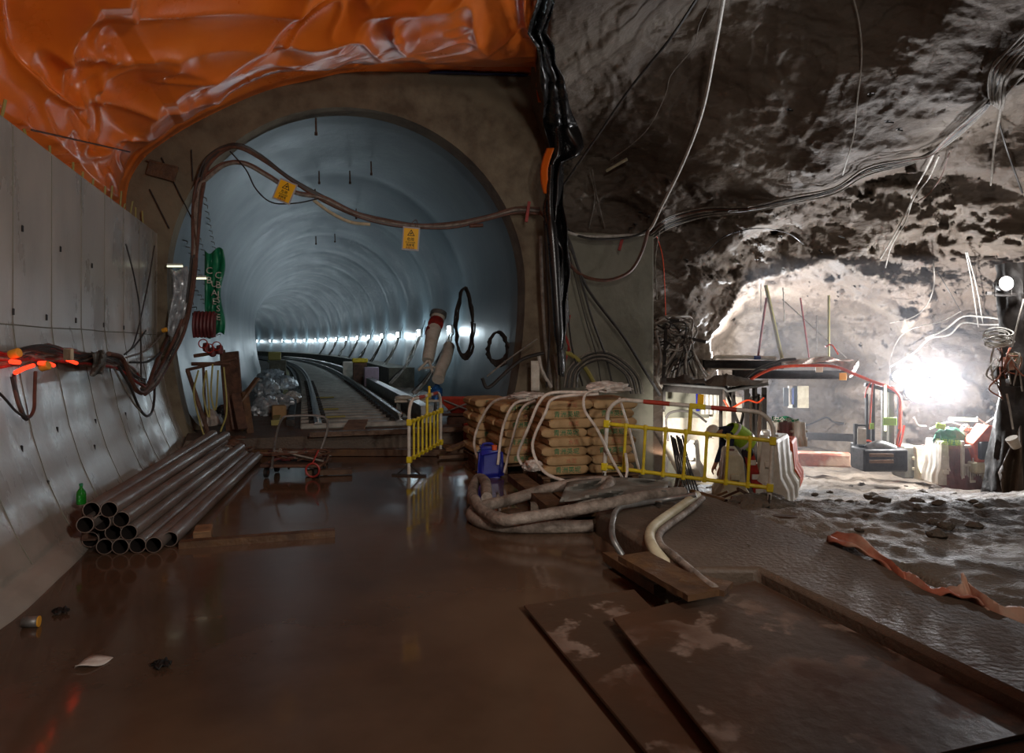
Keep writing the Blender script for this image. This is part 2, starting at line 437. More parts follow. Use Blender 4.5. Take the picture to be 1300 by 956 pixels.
# rock cavern: a star shaped surface marched outwards through a void made of solids in the place
NK, NV = 520, 430
k = np.linspace((674-650)/F, (1900-650)/F, NK)
v = np.concatenate([np.linspace(-.34, .62, 330), np.linspace(.63, 2.4, 100)])
K, V = np.meshgrid(k, v, indexing='ij')
def smax(a, b, r):
    h = np.clip(.5+.5*(a-b)/r, 0, 1); return b*(1-h)+a*h+r*h*(1-h)
def void(x, y, z):
    wob = .45*np.sin(z*1.9+1)+.3*np.sin(z*4.3+x*.6)+.25*np.sin(x*2.9)
    x0 = x;     kk = x/np.maximum(y,.1)
    zc = 6.9-2.9*sstep(8,19,y)+1.6*(1-sstep(.0,.06,kk)) - .05*np.maximum(x-4,0)**1.3 + .5*np.sin(x*.8+y*.5)
    Yt = -x*ST+y*CT
    left = np.minimum(2.75+(y-14.2)*.62-x + .35*np.maximum(z-2,0), Yt-13.75-.15*np.maximum(z-4,0))
    right = x-(9.8+(y-8)*.36)
    back = y-(17.6+.5*np.sin(x*1.3)) + .45*np.maximum(z-1,0)
    m = smax(smax(z-zc, left, .8), smax(right, back, .8), 1.0)
    a = ((np.abs(x-(7.75+(y-18)*.28))/(2.75-.10*np.maximum(y-19,0)))**2.4+(np.abs(z-.5)/(3.3-.25*np.maximum(y-19,0)))**2.4-1)*1.6+wob*.5+.35*np.sin(x*1.2+2)*(z>0)
    a = np.maximum(a, np.maximum(y-25.2+.35*np.maximum(z,0)**1.2+.6*np.sin(x*1.7), 15-y))
    a = np.maximum(a, -(z-1.0-(x-8.0)*.45+ 3.2*sstep(23.5,21.2,y)) if False else -99)
    b = ((np.abs(x-y*.665)/(.95+.03*(y-16)))**3+(np.abs(z-.2)/2.6)**3-1)*.9+wob*.35
    b = np.maximum(b, np.maximum(y-17.9+.3*np.sin(z*2), 14-y))
    return np.minimum(m, np.minimum(a, b))
tlo = np.full(K.shape, 1.0); tt = np.full(K.shape, 1.0); done = np.zeros(K.shape, bool)
for i in range(500):
    tn = tt+.06
    val = void(K*tn, tn, CH+V*tn)
    hit = (val > 0) & ~done
    done |= hit
    tt = np.where(done, tt, tn)
    if done.all(): break
lo, hi = tt.copy(), tt+.06
for i in range(8):
    mid = (lo+hi)/2; val = void(K*mid, mid, CH+V*mid); lo = np.where(val > 0, lo, mid); hi = np.where(val > 0, mid, hi)
D = lo
# carve relief into the far rock along its own surface, not along the view
far = np.argwhere((D > 14.0))
fi, fj = far[:,0], far[:,1]; kf, vf, base_d = K[fi,fj], V[fi,fj], D[fi,fj]
def rnoise(x, y, z):
    return .34*(fbm(x*.7+.5*z, y*.7, z*1.1, 3, 101, ridge=True)-.3)+.10*vn(x*5, y*5, z*6, 111)
cur = base_d-.9; out = base_d+2.4; open_ = np.ones(len(cur), bool); res = out.copy()
for i in range(40):
    x, y, z = kf*cur, cur, CH+vf*cur
    val = void(x, y, z)+rnoise(x, y, z)
    hit = open_ & (val > 0); res[hit] = cur[hit]-.04; open_ &= ~hit
    cur = cur+.085
D[fi,fj] = res
x, y, z = K*D, D, CH+V*D
q = .75
wx, wy, wz = x+.5*vn(x*.5,y*.5,z*.5,20), y, z*1.3+x*.25
rel = .50*fbm(wx*.42, wy*.42, wz*.5, 4, 1, ridge=True, g=.4) + .11*fbm(wx*1.5, wy*1.5, wz*2.2, 5, 9, ridge=True, g=.5)+ .03*fbm(x*7,y*7,z*9,3,40)
blk = np.round(vn(wx*.9, wy*.9, wz*1.2, 60)*3)/3*.22
farw = 1-.8*sstep(13.5,14.5,D)
D = D - ((rel-.35)*np.clip(D/14, .35, 1.0)*.62 + blk*.6)*farw
D = np.maximum(D, 2.0)
x, y, z = K*D, D, CH+V*D
co3 = np.stack([x,y,z], -1).reshape(-1,3)
idx = np.arange(NK*NV).reshape(NK,NV)
fc = np.stack([idx[:-1,:-1], idx[:-1,1:], idx[1:,1:], idx[1:,:-1]], -1).reshape(-1,4)
me = bpy.data.meshes.new('ceiling'); me.from_pydata(co3.tolist(), [], fc.tolist()); me.materials.append(M['rock']); me.shade_smooth()
o = bpy.data.objects.new('ceiling', me); C.objects.link(o); struct(o, 'rough sprayed rock ceiling and walls of the cavern', 'ceiling')

# muddy ground falling away to the right
nx, ny = 420, 460
gx = np.linspace(.2, 17, nx); gy = np.linspace(1.2, 27, ny)
GX, GY = np.meshgrid(gx, gy, indexing='ij')
def ground_z(x, y):
    z = np.interp(y, [0,4.2,5.5,7.4,9,12,15.6,20,30], [.165,.165,.16,.08,-.35,-.95,-1.44,-1.7,-1.72])
    z = z + .25*np.clip(x-1.08*y*.62,0,3)*sstep(8,11,y)*(1-sstep(15,18,y))*.5
    return z
GZ = ground_z(GX, GY)
nz = .05*fbm(GX*.8,GY*.8,0*GX,4,5)+.016*fbm(GX*3,GY*3,0*GX,4,15,ridge=True)+.014*fbm(GX*9,GY*9,0*GX,2,25)
rut = -.05*np.exp(-((GX-2.2-GY*.36)/.25)**2)
GZ = GZ + nz*np.clip((GY-2)/4,.35,1.3) + rut*sstep(7,9,GY)
el = np.where(GY<5.0, 2.5, 1.30+(4.5-GY)*.2537)     # left edge of the slab strip
inside = sstep(0,.25, GX-np.where(GY<7.3, el+.2, 2.1+(GY-7.3)*.135))
GZ = np.where(GY<7.3, GZ*inside-.25*(1-inside), GZ)
me = bpy.data.meshes.new('ground'); idx = np.arange(nx*ny).reshape(nx,ny)
fc = np.stack([idx[:-1,:-1], idx[1:,:-1], idx[1:,1:], idx[:-1,1:]], -1).reshape(-1,4)
me.from_pydata(np.stack([GX,GY,GZ],-1).reshape(-1,3).tolist(), [], fc.tolist()); me.materials.append(M['mud']); me.shade_smooth()
o = bpy.data.objects.new('floor_mud', me); C.objects.link(o); struct(o, 'churned muddy ground sloping down into the side cavern', 'floor')
def gz(x, y): return float(ground_z(np.array(x), np.array(y)))

# raised concrete strip right of the water
def strip(x): return x
mb = MB()
pl = [(1.21,4.88),(1.76,4.88),(2.38,2.95),(2.44,2.0),(3.5,2.0),(2.95,3.95),(2.55,5.55),(2.15,7.1),(2.0,7.3),(.83,6.62),(.79,6.5)]
mb.prism(pl[::-1], -.3, .2)
slab = struct(mb.build('floor_kerb', M['slab'], origin='world', bev=.035), 'raised dirty concrete strip beside the flooded floor', 'floor')

mb = MB(); mb.prism([(1.19,4.95),(1.25,4.3),(1.75,2.0),(2.5,2.0),(2.42,3.0),(1.8,4.95)][::-1], -.3, .10)
struct(mb.build('floor_apron', M['slab'], origin='world', bev=.03), 'lower muddy concrete apron under the steel plates', 'floor')
# =============== LIGHTS ===============
def plight(name, loc, e, col=(1,1,1), r=.1, spot=None, aim=None):
    L = bpy.data.lights.new(name, 'SPOT' if spot else 'POINT'); L.energy = e; L.color = col; L.shadow_soft_size = r
    o = bpy.data.objects.new(name, L); C.objects.link(o); o.location = loc
    if spot:
        L.spot_size = math.radians(spot); L.spot_blend = .6
        o.rotation_euler = (Vector(aim)-Vector(loc)).to_track_quat('-Z','Y').to_euler()
    return o
plight('unseen_light', (2.6,-1.0,3.2), 820, (1,.93,.86), .25, spot=85, aim=(-4,7,2.4))
plight('unseen_light', (1.6,1.0,5.0), 430, (1,.93,.85), .3, spot=92, aim=(1.6,11,1.2))
plight('unseen_light', (2.15,10.7,.35), 700, (1,.97,.92), .06, spot=64, aim=(3.9,13.2,.1))  # added spot without a fixture, behind the bags, brightens hoarding and worker
w = bpy.data.worlds.new('world'); bpy.context.scene.world = w; w.use_nodes = True
w.node_tree.nodes['Background'].inputs[0].default_value = (.62,.60,.60,1); w.node_tree.nodes['Background'].inputs[1].default_value = .055
vs = bpy.context.scene.view_settings; vs.view_transform = 'Standard'; vs.look = 'None'; vs.gamma = 1; vs.use_curve_mapping = False; vs.exposure = 0

# tunnel lamps along the right wall
pxs = []
for i in range(17):
    s = 6.2+5.2*i
    rz = -TH - s/700*0
    c = TT(s, 3.02, 2.2)
    t = thing('bulkhead_lamp', ('nearest bright bulkhead lamp on the right wall of the rail tunnel' if i == 0 else 'second bulkhead lamp inside the rail tunnel, beside the leaning white duct' if i == 1 else 'bulkhead lamp in the receding row on the tunnel right wall'), 'lamp', c, 0, 'tunnel wall lamps')
    h = MB(); h.cbox(c+Vector((.06,0,0)), (.10,.16,.30), .02); h.build('housing', M['gsteel'], t)
    h = MB(); h.cbox(c-Vector((.03,0,0)), (.09,.12,.24), .02); h.build('lamp_glass', M['lamp'], t)
    h = MB(); h.tube([c+Vector((.1,0,.13)), c+Vector((.2,.1,.5)), c+Vector((.24,.2,.9))], .012, 5, sm=3); h.build('lamp_lead', M['blackc'], t)
    plight('tunnel_lamp_light', c+Vector((-.2,-.12,0)), 32 if i else 20, (.72,.91,1.0), .09)
# flood lights of the right cavern
def flood(px, py, d, e, label, size=.34, aim=None, col=(.96,.98,1), lo=(0,-.22,0)):
    c = P(px, py, d); t = thing('floodlight', label, 'floodlight', c)
    Rl = Matrix.Translation(c) @ Matrix.Rotation(PI/2,4,'X'); q_ = size/2
    h = MB(); h.lathe([(q_*.5,-.22),(q_*.9,-.12),(q_*1.02,-.02),(q_*1.02,.03),(q_*.9,.03)], seg=24, M4=Rl); h.build('lamp_housing', M['dsteel'], t)
    h = MB(); h.lathe([(q_*.9,.025),(q_*.86,.05),(q_*.6,.09),(q_*.2,.11)], seg=24, M4=Rl); h.build('lamp_glass', M['lampw'], t)
    h = MB(); h.tube([c+Vector((-size/2-.02,.05,0)), c+Vector((-size/2-.02,.05,-.22)), c+Vector((size/2+.02,.05,-.22)), c+Vector((size/2+.02,.05,0))], .012, 6); h.build('bracket', M['dsteel'], t)
    plight('flood_light', c+Vector(lo), e, col, .06)
    return c
flood(1164, 496, 15.9, 240, 'brightest floodlight between the two rock openings', .55)
flood(1186, 488, 15.6, 760, 'added floodlight at the left edge of the lit rock recess, right of the brightest one', .36, lo=(.34,.25,.1))  # extra lamp put in to brighten the rock recess
flood(1140, 478, 16.5, 90, 'smaller floodlight just left of the brightest one', .3)
flood(1276, 360, 12.2, 60, 'floodlight clamped high on the dark cable column at the right edge', .26)
# drifting dust haze in the lit end of the cavern
hz = MB(); hz.raw([(5.2,13.6,-1.9),(14.5,13.6,-1.9),(14.5,17.4,-1.9),(5.6,17.4,-1.9),(5.2,13.6,3.6),(14.5,13.6,3.6),(14.5,17.4,3.6),(5.6,17.4,3.6)], [(3,2,1,0),(4,5,6,7),(0,1,5,4),(1,2,6,5),(2,3,7,6),(3,0,4,7)])
hm = bpy.data.materials.new('dust_haze'); hm.use_nodes = True; hn = hm.node_tree; hn.nodes.remove(hn.nodes['Principled BSDF'])
vsn = hn.nodes.new('ShaderNodeVolumeScatter'); vsn.inputs['Density'].default_value = .017; vsn.inputs['Color'].default_value = (.86,.9,1,1); vsn.inputs['Anisotropy'].default_value = .45
hn.links.new(vsn.outputs[0], hn.nodes['Material Output'].inputs['Volume'])
ho = hz.build('haze', hm, smooth=False); ho['kind'] = 'stuff'; ho['label'] = 'thin bluish dust haze glowing around the floodlights at the cavern end'; ho['category'] = 'haze'
# hidden inside the chambers
plight('chamber_light', (6.55,19.7,1.2), 2100, (.92,.96,1), .05)
# =============== MEMBRANES ===============
# orange membrane vault
base = [(-2.87,3.0),(-2.88,3.7),(-2.87,4.35),(-2.75,4.75),(-2.45,5.15),(-1.75,5.7),(-.74,6.3),(.1,6.62),(.91,6.87),(2.23,7.02),(3.6,7.15),(4.75,7.25)]
cv = catmull([Vector((a,0,b)) for a,b in base], 30); L = [0]
for a,b in zip(cv, cv[1:]): L.append(L[-1]+(b-a).length)
NU, NVV = 300, 260
us = np.linspace(0, L[-1], NU); cxs = np.interp(us, L, [p.x for p in cv]); czs = np.interp(us, L, [p.z for p in cv])
Yv = np.linspace(13.02, 2.2, NVV)
UX, YY = np.meshgrid(us, Yv, indexing='ij'); CX = np.repeat(cxs[:,None], NVV, 1); CZ = np.repeat(czs[:,None], NVV, 1)
tx = np.gradient(cxs); tz = np.gradient(czs); nl = np.hypot(tx, tz); nx_ = np.repeat((tz/nl)[:,None], NVV, 1); nz_ = np.repeat((-tx/nl)[:,None], NVV, 1)  # inward
xr = 4.98-.38*(13-YY); fracx = (CX+2.9)/(4.75+2.9); 
w_ = sstep(.35,1,fracx)
CX = CX-(4.75-xr)*fracx**2*sstep(.2,1,fracx)
dY = 13.02-YY
fu, fy = UX*.8, YY*.8
wu = fu+.7*vn(fu*.5, fy*.6, 0*fu, 70); wy2 = fy+.7*vn(fu*.6, fy*.5, 3+0*fu, 71)
# sagging pillow folds: broad billows with sharp creases, running across the vault
f1 = (1-np.abs(vn(wu*.7+wy2*.3, wy2*.42, 0*fu, 72)))**2.5
f2 = (1-np.abs(vn(wu*1.3-wy2*.7, wy2*.8+wu*.3, 0*fu, 73)))**4
f3 = (1-np.abs(vn(wu*2.4+wy2*1.3, wy2*1.6, 0*fu, 74)))**6
fold = .38*f1+.20*f2+.08*f3
bul = .42*np.exp(-((dY-2.3)/1.0)**2)*sstep(-.6,.4,CX) + .30*sstep(.7,1.6,dY) 
amp = sstep(0,.5,dY)*.25+sstep(.9,1.5,dY)*.75
amp = amp*(.35+.65*sstep(3.6,4.6,CZ))
disp = (fold*amp+bul*(sstep(.9,1.35,dY)))*(1-.6*w_*(fracx>.93))
cap = .30*dY+.02
disp = cap*np.tanh(disp/np.maximum(cap,1e-3))
PX = CX+nx_*disp*np.where(CX<-2, .8, 1)-.02*dY*np.where(CX<-2.0,1,0); PZ = CZ+nz_*disp
PX = np.where(PZ<4.0, np.minimum(PX, -2.82), PX)
PY = YY+0*UX
wxx = PX*CT-PY*ST; wyy = PX*ST+PY*CT
idx = np.arange(NU*NVV).reshape(NU,NVV)
fc = np.stack([idx[:-1,:-1], idx[1:,:-1], idx[1:,1:], idx[:-1,1:]], -1).reshape(-1,4)
org = T(0,8,3.5)
tm = thing('orange_membrane', 'huge creased orange waterproof membrane draped over the vault above the tunnel mouth', 'membrane', org)
me = bpy.data.meshes.new('sheet'); me.from_pydata((np.stack([wxx,wyy,PZ],-1).reshape(-1,3)-np.array(org)).tolist(), [], fc.tolist()); me.materials.append(M['tarp']); me.shade_smooth()
o = bpy.data.objects.new('sheet', me); C.objects.link(o); o.parent = tm
q = o.modifiers.new('s','SOLIDIFY'); q.thickness = .006; q.offset = 1
# welded seam and its patches, blue strip under the right part
mb = MB(); pts = [HW(px,py,12.2) for px,py in [(215,104),(265,88),(330,52),(400,38)]]
def tarp_at(X, Y, off=.03):
    j = int(np.clip(round((13.02-Y)/(13.02-2.2)*(NVV-1)),0,NVV-1)); i = int(np.argmin(np.abs(PX[:,j]-X)+ (PZ[:,j]<4)*9)); 
    return T(PX[i,j]+nx_[i,j]*off, Y, PZ[i,j]+nz_[i,j]*off)
mb.tube([tarp_at(x, 11.9+.08*math.sin(x*3), .012) for x in np.linspace(-1.8, 4.1, 60)], .008, 4); mb.build('welded_seam', M['rust'], tm)
mb = MB(); r = []
for x in np.linspace(2.3, 4.25, 40):
    r.append([tarp_at(x, Y, .02)-Vector((0,0,.02)) for Y in (12.98, 12.9, 12.8-.1*math.sin((x-2.3)/1.95*PI))])
mb.grid(r); mb.build('blue_strip', M['blue'], tm, solid=.01)

# black membrane hanging at the edge of rock and orange membrane
rows = [(-10,672,706,10.35),(0,678,703,10.4),(20,674,701,10.7),(42,671,694,11.1),(60,681,703,11.6),(80,683,706,12.1),(97,686,716,12.55),(112,687,717,12.7),(130,689,722,12.75),(150,690,730,12.75),(170,693,737,12.75),(186,696,741,12.75),(198,697,736,12.75),(206,697,716,12.75),(230,692,714,12.75),(262,690,716,12.75),(300,694,721,12.75),(322,699,723,12.75),(350,701,723,12.75),(400,705,721,12.75),(440,708,718,12.75),(478,711,716,12.75)]
t = thing('black_membrane', 'torn strip of black membrane hanging down beside the huge orange membrane', 'membrane', P(700,300,12.6))
kk0 = (674-650)/F; dk0 = ((1900-650)/F-kk0)/(NK-1)
mb = MB(); R = []
ys = np.linspace(-10,478,150); ar = np.array(rows)
for y in ys:
    xl, xr_, d = [float(np.interp(y, ar[:,0], ar[:,i])) for i in (1,2,3)]
    ii = int(np.clip(((xr_-650)/F-kk0)/dk0, 0, NK-4)); jj = int(np.clip(np.searchsorted(v, (HY-y)/F), 2, NV-3))
    d = min(d, HW(0.5*(xl+xr_), 300, 12.8).y-.08, float(D[0:ii+4, jj-2:jj+3].min())-.12)
    row = []
    for j in range(27):
        u = j/26; px = xl+(xr_-xl)*u+1.2*math.sin(y*.11+j*.3)
        dd = d-.20*abs(math.sin(u*PI*2.2+y*.013+.5*math.sin(y*.05)))-.06*math.sin(u*9+y*.06)
        row.append(P(px, y, dd))
    R.append(row)
mb.grid(R); mb.build('sheet', M['black'], t, solid=.01, ang=70)
mb = MB(); R = []
for y in np.linspace(-5,130,60):
    xl = float(np.interp(y, [0,42,97,130],[676,671,684,686])); d = float(np.interp(y, ar[:,0], ar[:,3]))-.12
    R.append([P(xl-3+j*1.6+1.0*math.sin(y*.1), y, d+.02*j) for j in range(5)])
mb.grid(R); mb.build('orange_hem', M['tarp'], t, solid=.01)
mb = MB(); R = []
for y in np.linspace(188,246,24):
    a = (y-188)/58; R.append([P(694-6*math.sin(a*PI)-4*a+j*2.4, y, 12.5-.03*j) for j in range(5)])
mb.grid(R); mb.build('orange_hem', M['tarp'], t, solid=.01)
# rolled black liner hose running down the sheet
mb = MB(); mb.tube([P(700,210,12.4),P(698,260,12.4),P(703,320,12.42),P(708,400,12.45),P(712,476,12.5)], [.05,.06,.1,.09,.05], 10, sm=6)
tag(mb.build('membrane_roll', M['black']), 'rolled glossy black liner hanging down the left end of the grey stub wall', 'liner')

# =============== PIPES ===============
def make_pipe(L, r=.0685):
    m = MB(); seg = 24; v = []; wall = .007
    for (rr, y) in [(r,0),(r,L),(r-wall,L),(r-wall,0)]:
        for k in range(seg):
            a = 2*PI*k/seg; v.append((rr*math.cos(a), y, rr*math.sin(a)))
    f = []; mm = []
    for i in range(4):
        j = (i+1)%4
        for k in range(seg): f.append((i*seg+k, i*seg+(k+1)%seg, j*seg+(k+1)%seg, j*seg+k)); mm.append(1 if i == 2 else 0)
    o = len(m.v); m.v += [Vector(p) for p in v]; m.f += f; m.m += mm
    for yc in (.02, L-.03): 
        pass
    return m
pc = [(116,647.5),(138.4,646.9),(108,666.3),(129.3,663.5),(154,659.5),(143.9,676),(163.7,676),(114.7,685),(132.9,693.9),(152.7,693.9),(174.7,692.3),(195.1,691.9),(215.6,684.5)]
zr = [.415,.415,.30,.30,.315,.19,.19,.10,.0695,.0695,.0695,.0695,.075]
lens = [4.9,4.7,5.0,4.9,3.7,4.6,4.9,5.0,4.9,4.8,4.95,4.7,4.6]
fx = [455,470,455,468,480,470,478,452,462,468,474,478,478]
plab = ['upper left steel pipe on the topmost layer of the pile','upper right steel pipe on the topmost layer of the pile','steel pipe against the wall in the second layer','middle steel pipe of the second layer','short steel pipe lying right of the second layer','left steel pipe of the low third layer','right steel pipe of the low third layer','lowest steel pipe tucked against the wall foot','first steel pipe of the bottom row from the wall','second steel pipe of the bottom row from the wall','third steel pipe of the bottom row from the wall','fourth steel pipe of the bottom row from the wall','outermost steel pipe resting nearest the timber block']
for (px,py), z, L_, fxx, lb in zip(pc, zr, lens, fx, plab):
    p = G(px, py, z); kx = (fxx-650)/F
    o = make_pipe(L_).build('steel_pipe', [M['steel'], M['steelin']], origin=(0,0,0))
    o.location = p; o.rotation_euler = (0,0,-math.atan(kx)*1.0); tag(o, lb, 'pipe', 'steel pipes piled along the left wall')
# flat channel beam leaning between pile and wall
a, b = G(100,668,.22), G(262,572,.22)
mb = MB(); mb.bar(a+Vector((.05,0,.02)), b+Vector((.04,0,0)), .05, .30); mb.bar(a+Vector((.09,0,.16)), b+Vector((.08,0,.14)), .10, .02); mb.bar(a+Vector((.09,0,-.12)), b+Vector((.08,0,-.14)), .10, .02)
tag(mb.build('steel_channel', M['rust'], bev=.004), 'rusty steel channel standing on edge between the pipe pile and the wall', 'beam')
# bottle on pile
p = G(103,640,.36)+Vector((0,0,.0))
t = thing('glass_bottle', 'small green bottle standing on the end of the rusty channel', 'bottle', p)
mb = MB(); mb.lathe([(.036,0),(.040,.01),(.040,.09),(.034,.115),(.014,.145),(.013,.165)], p, 16); mb.build('body', M['bottle'], t)
mb = MB(); mb.lathe([(.016,.165),(.016,.185),(.010,.188)], p, 12); mb.build('cap', M['dgreen'], t)
# timbers by the pipes
def timber(a, b, w, h, label, m='dwood', name='timber_plank', cat='plank', group=None):
    a, b = Vector(a), Vector(b); mid = (a+b)/2; d = b-a; L_ = d.length; rz = math.atan2(d.y, d.x); ry = -math.asin(max(-1,min(1,d.z/L_)))
    mb = MB(); n = 14; rows = []
    for i in range(n+1):
        x = -L_/2+L_*i/n; jw = rnd.uniform(-.015,.015)*w; jh = rnd.uniform(-.03,.03)*h
        rows.append([(x, -w/2+jw, -h/2),(x, w/2+jw, -h/2),(x, w/2+jw, h/2+jh),(x,-w/2+jw,h/2+jh),(x, -w/2+jw, -h/2)])
    mb.grid([[Vector(q) for q in r] for r in rows])
    o_ = len(mb.v)-5; mb.f.append((0,1,2,3)); mb.m.append(0); mb.f.append((o_+3,o_+2,o_+1,o_)); mb.m.append(0)
    o = mb.build(name, M[m], origin=(0,0,0), smooth=False); o.location = mid; o.rotation_euler = (0,ry,rz)
    return tag(o, label, cat, group)
timber(G(228,691,.03), G(425,676,.03), .10, .06, 'long wet timber plank lying on the flooded floor in front of the pipe ends')
mb = MB(); p = G(253,682,.05); mb.cbox(p+Vector((0,.08,.02)), (.15,.26,.09), .006, rz=.35); tag(mb.build('timber_block', M['wood']), 'short pale timber block beside the outermost pipe', 'block')
# small litter on floor
t = thing('tin_can', 'small open tin can lying in the wet at the foot of the left wall', 'can', G(38,792,0))
c = G(38,790,.033); mb = MB(); mb.tube([c+Vector((-.045,0,0)), c+Vector((.045,.015,0))], .032, 18, cap=False); mb.build('body', M['gsteel'], t, solid=.003)
mb = MB(); mb.tube([c+Vector((.043,.014,0)), c+Vector((.05,.016,0))], .034, 18); mb.build('base', M['brass'], t)
mb = MB(); a = G(95,848,.008); b = G(143,834,.012); n = (b-a).cross(Vector((0,0,1))).normalized()
mb.grid([[a+(b-a)*u+n*(.05*math.sin(u*PI)*w+.01*w)+Vector((0,0,.012*math.sin(u*5+w)+.005)) for w in (-1,-.3,.3,1)] for u in np.linspace(0,1,12)])
tag(mb.build('plastic_scrap', M['ptarp'], solid=.004), 'pale curled scrap of plastic on the wet floor at the lower left', 'scrap')
for px,py,lb in [(205,845,'black soaked rag lying right of the pale plastic scrap'),(77,777,'dark twig-like scrap between tin can and pipe ends')]:
    p = G(px,py,.01); mb = MB(); R = []
    for i in range(9):
        R.append([p+Vector(((i-4)*.012+.006*math.sin(j*2.1), (j-3)*.018*(1-.08*(i-4)**2), .012+.012*math.sin(i*2.3+j*1.9))) for j in range(7)])
    mb.grid(R); tag(mb.build('rag', M['signb'], solid=.006), lb, 'rag')
# brown planks and step edges in front of the track bed
timber(G(322,574,.06), G(600,574,.06), .14, .10, 'long squared timber lying along the foot of the muddy track bed step', 'dwood')
timber(G(388,600,.05), G(447,598,.05), .12, .07, 'short wet timber behind the hand cart', 'dwood')
timber(T(.1,11.85,.30), T(2.9,11.85,.30), .16, .08, 'brown timber edging on top of the track bed step', 'dwood')
mb = MB(); a = P(455,536,12.9); b = P(447,560,11.8); a.z = .36; b.z = .28
mb.bar(a, b, .36, .04); tag(mb.build('timber_board', M['wood']), 'wide pale board laid as a ramp on the front of the rail track', 'board')

timber(G(560,566,.10), G(604,570,.10), .12, .08, 'wet timber offcut right of the end-on barrier', 'dwood')
timber(G(556,580,.05), G(612,577,.05), .16, .05, 'flat muddy board on the floor between the end-on barrier and the jerrycan', 'dwood')
timber(G(570,571,.18), G(596,560,.22), .10, .05, 'short timber lying across the offcuts below the red drum', 'wood')
# =============== TRACK ===============
tr = thing('railway_track', 'single railway track curving left into the lined tunnel', 'track', TT(0,0,.25))
for i in range(100):
    s = .1+.62*i; mb = MB(); c = TT(s, 0, .30); a = TA(s)
    if i < 1 or True: mb.cbox(c, (2.1,.26,.10), .02, rz=TH+a); mb.build('sleeper', M['sleeper'], tr)
for off in (-.74, .74):
    rp = [TT(s, off, 0) for s in np.linspace(0, 100, 20)]
    mb = MB()
    prof = [(-.07,.35),(.07,.35),(.07,.365),(.012,.385),(.012,.455),(.036,.465),(.036,.50),(-.036,.50),(-.036,.465),(-.012,.455),(-.012,.385),(-.07,.365),(-.07,.35)]
    mb.grid([[TT(s, off+a, b) for a,b in prof] for s in np.linspace(-.1,100,150)])
    mb.f.append(tuple(range(12))); mb.m.append(0)
    mb.build('rail', M['gsteel'], tr, ang=30)
for off in (-.62,-.86,.62,.86):
    for i in range(24):
        s = .1+.62*i; c = TT(s, off, .375); mb = MB(); mb.cbox(c, (.09,.12,.05), .01, rz=TH); mb.build('rail_clip', M['dsteel'], tr)
for s_, off in ((.9,-.45),(2.6,-.50),(6,-.45)):
    c = TT(s_, off, .37); mb = MB(); mb.cbox(c, (.5,.07,.04), .01, rz=TH+.1); mb.build('ochre_tie', M['ylpole'], tr)
def curbstrip(name, o0, o1, z0, z1, s0, s1, m, label, cat, n=60):
    mb = MB(); mb.grid([[TT(s,o0,z0), TT(s,o0,z1), TT(s,o1,z1), TT(s,o1,z0), TT(s,o0,z0)] for s in np.linspace(s0,s1,n)])
    mb.f.append((0,1,2,3)); mb.m.append(0); o_ = len(mb.v)-5; mb.f.append((o_+3,o_+2,o_+1,o_)); mb.m.append(0)
    return tag(mb.build(name, M[m], smooth=False, bev=.01), label, cat)
curbstrip('cable_trough', 1.22, 1.45, .25, .58, .35, 60, 'gsteel', 'long pale trough beam running along the right side of the track', 'trough')
curbstrip('walkway', 1.95, 2.85, .25, .95, 11.5, 95, 'cblock', 'low concrete walkway wall following the right side of the tunnel bend', 'walkway')
curbstrip('conduit_pipe', -1.30, -1.16, .25, .36, .6, 60, 'dsteel', 'dark conduit lying left of the left rail, nearest it', 'conduit')
curbstrip('conduit_pipe', -1.58, -1.44, .25, .34, .8, 50, 'ylpole', 'dull ochre conduit left of the dark one beside the track', 'conduit')

# =============== TUNNEL LEFT CLUTTER ===============
def crumple(name, c, r, m, label, cat, seed=0, nu=36, nv=22, amp=.35, flat=.6, group=None, parent=None):
    c = Vector(c); mb = MB(); R = []
    for i in range(nu+1):
        row = []
        for j in range(nv+1):
            a = 2*PI*(i%nu)/nu; b = PI*j/nv
            d = Vector((math.cos(a)*math.sin(b), math.sin(a)*math.sin(b), math.cos(b)))
            n = 1+amp*(1-2*abs(float(vn(d.x*2.2+seed, d.y*2.2, d.z*2.2, seed))))*.6+amp*.5*float(vn(d.x*6, d.y*6+seed, d.z*6, seed+3))
            p = Vector((d.x*r[0], d.y*r[1], d.z*r[2]))*n
            if p.z < -r[2]*flat: p.z = -r[2]*flat
            row.append(c+p)
        R.append(row)
    mb.grid(R)
    if parent is not None: return mb.build(name, M[m], parent, ang=50)
    return tag(mb.build(name, M[m], ang=50), label, cat, group)
def onbed(px, py, z=.25): return G(px, py, z)
for i,(px,py,r,lb,m) in enumerate([(333,528,(.26,.3,.24),'silver crumpled sheeting bundle lowest in the heap left of the track','foil'),(352,520,(.30,.25,.2),'grey wrapped plastic bundle beside the left rail, front of the heap','foil'),(368,512,(.2,.35,.18),'pale plastic bundle touching the left conduits','ptarp'),(336,506,(.3,.4,.34),'big crinkled silver bundle behind the front of the heap','foil'),(358,498,(.34,.5,.30),'shiny wrapped bundle at the middle of the heap','foil'),(343,490,(.45,.6,.36),'farthest silver bundle of the heap against the tunnel wall','foil')]):
    p = onbed(px,py); crumple('sheeting_bundle', p+Vector((0,.2,r[2]*.6)), r, m, lb, 'bundle', seed=i*3+1, group='bundles heaped left of the track')
p = onbed(352,532); mb = MB(); mb.cbox(p+Vector((0,.1,.14)), (.28,.3,.28), .02, rz=.4); tag(mb.build('carton', M['bag']), 'brown carton box in front of the silver bundles', 'box')
t = thing('equipment_box', 'dull ochre box on a grey stand behind the silver heap left of the track', 'box', onbed(346,476))
p = onbed(346,476); mb = MB(); mb.cbox(p+Vector((0,.3,.95)), (.62,.5,.42), .04, rz=.3); mb.build('tank', M['ylpole'], t)
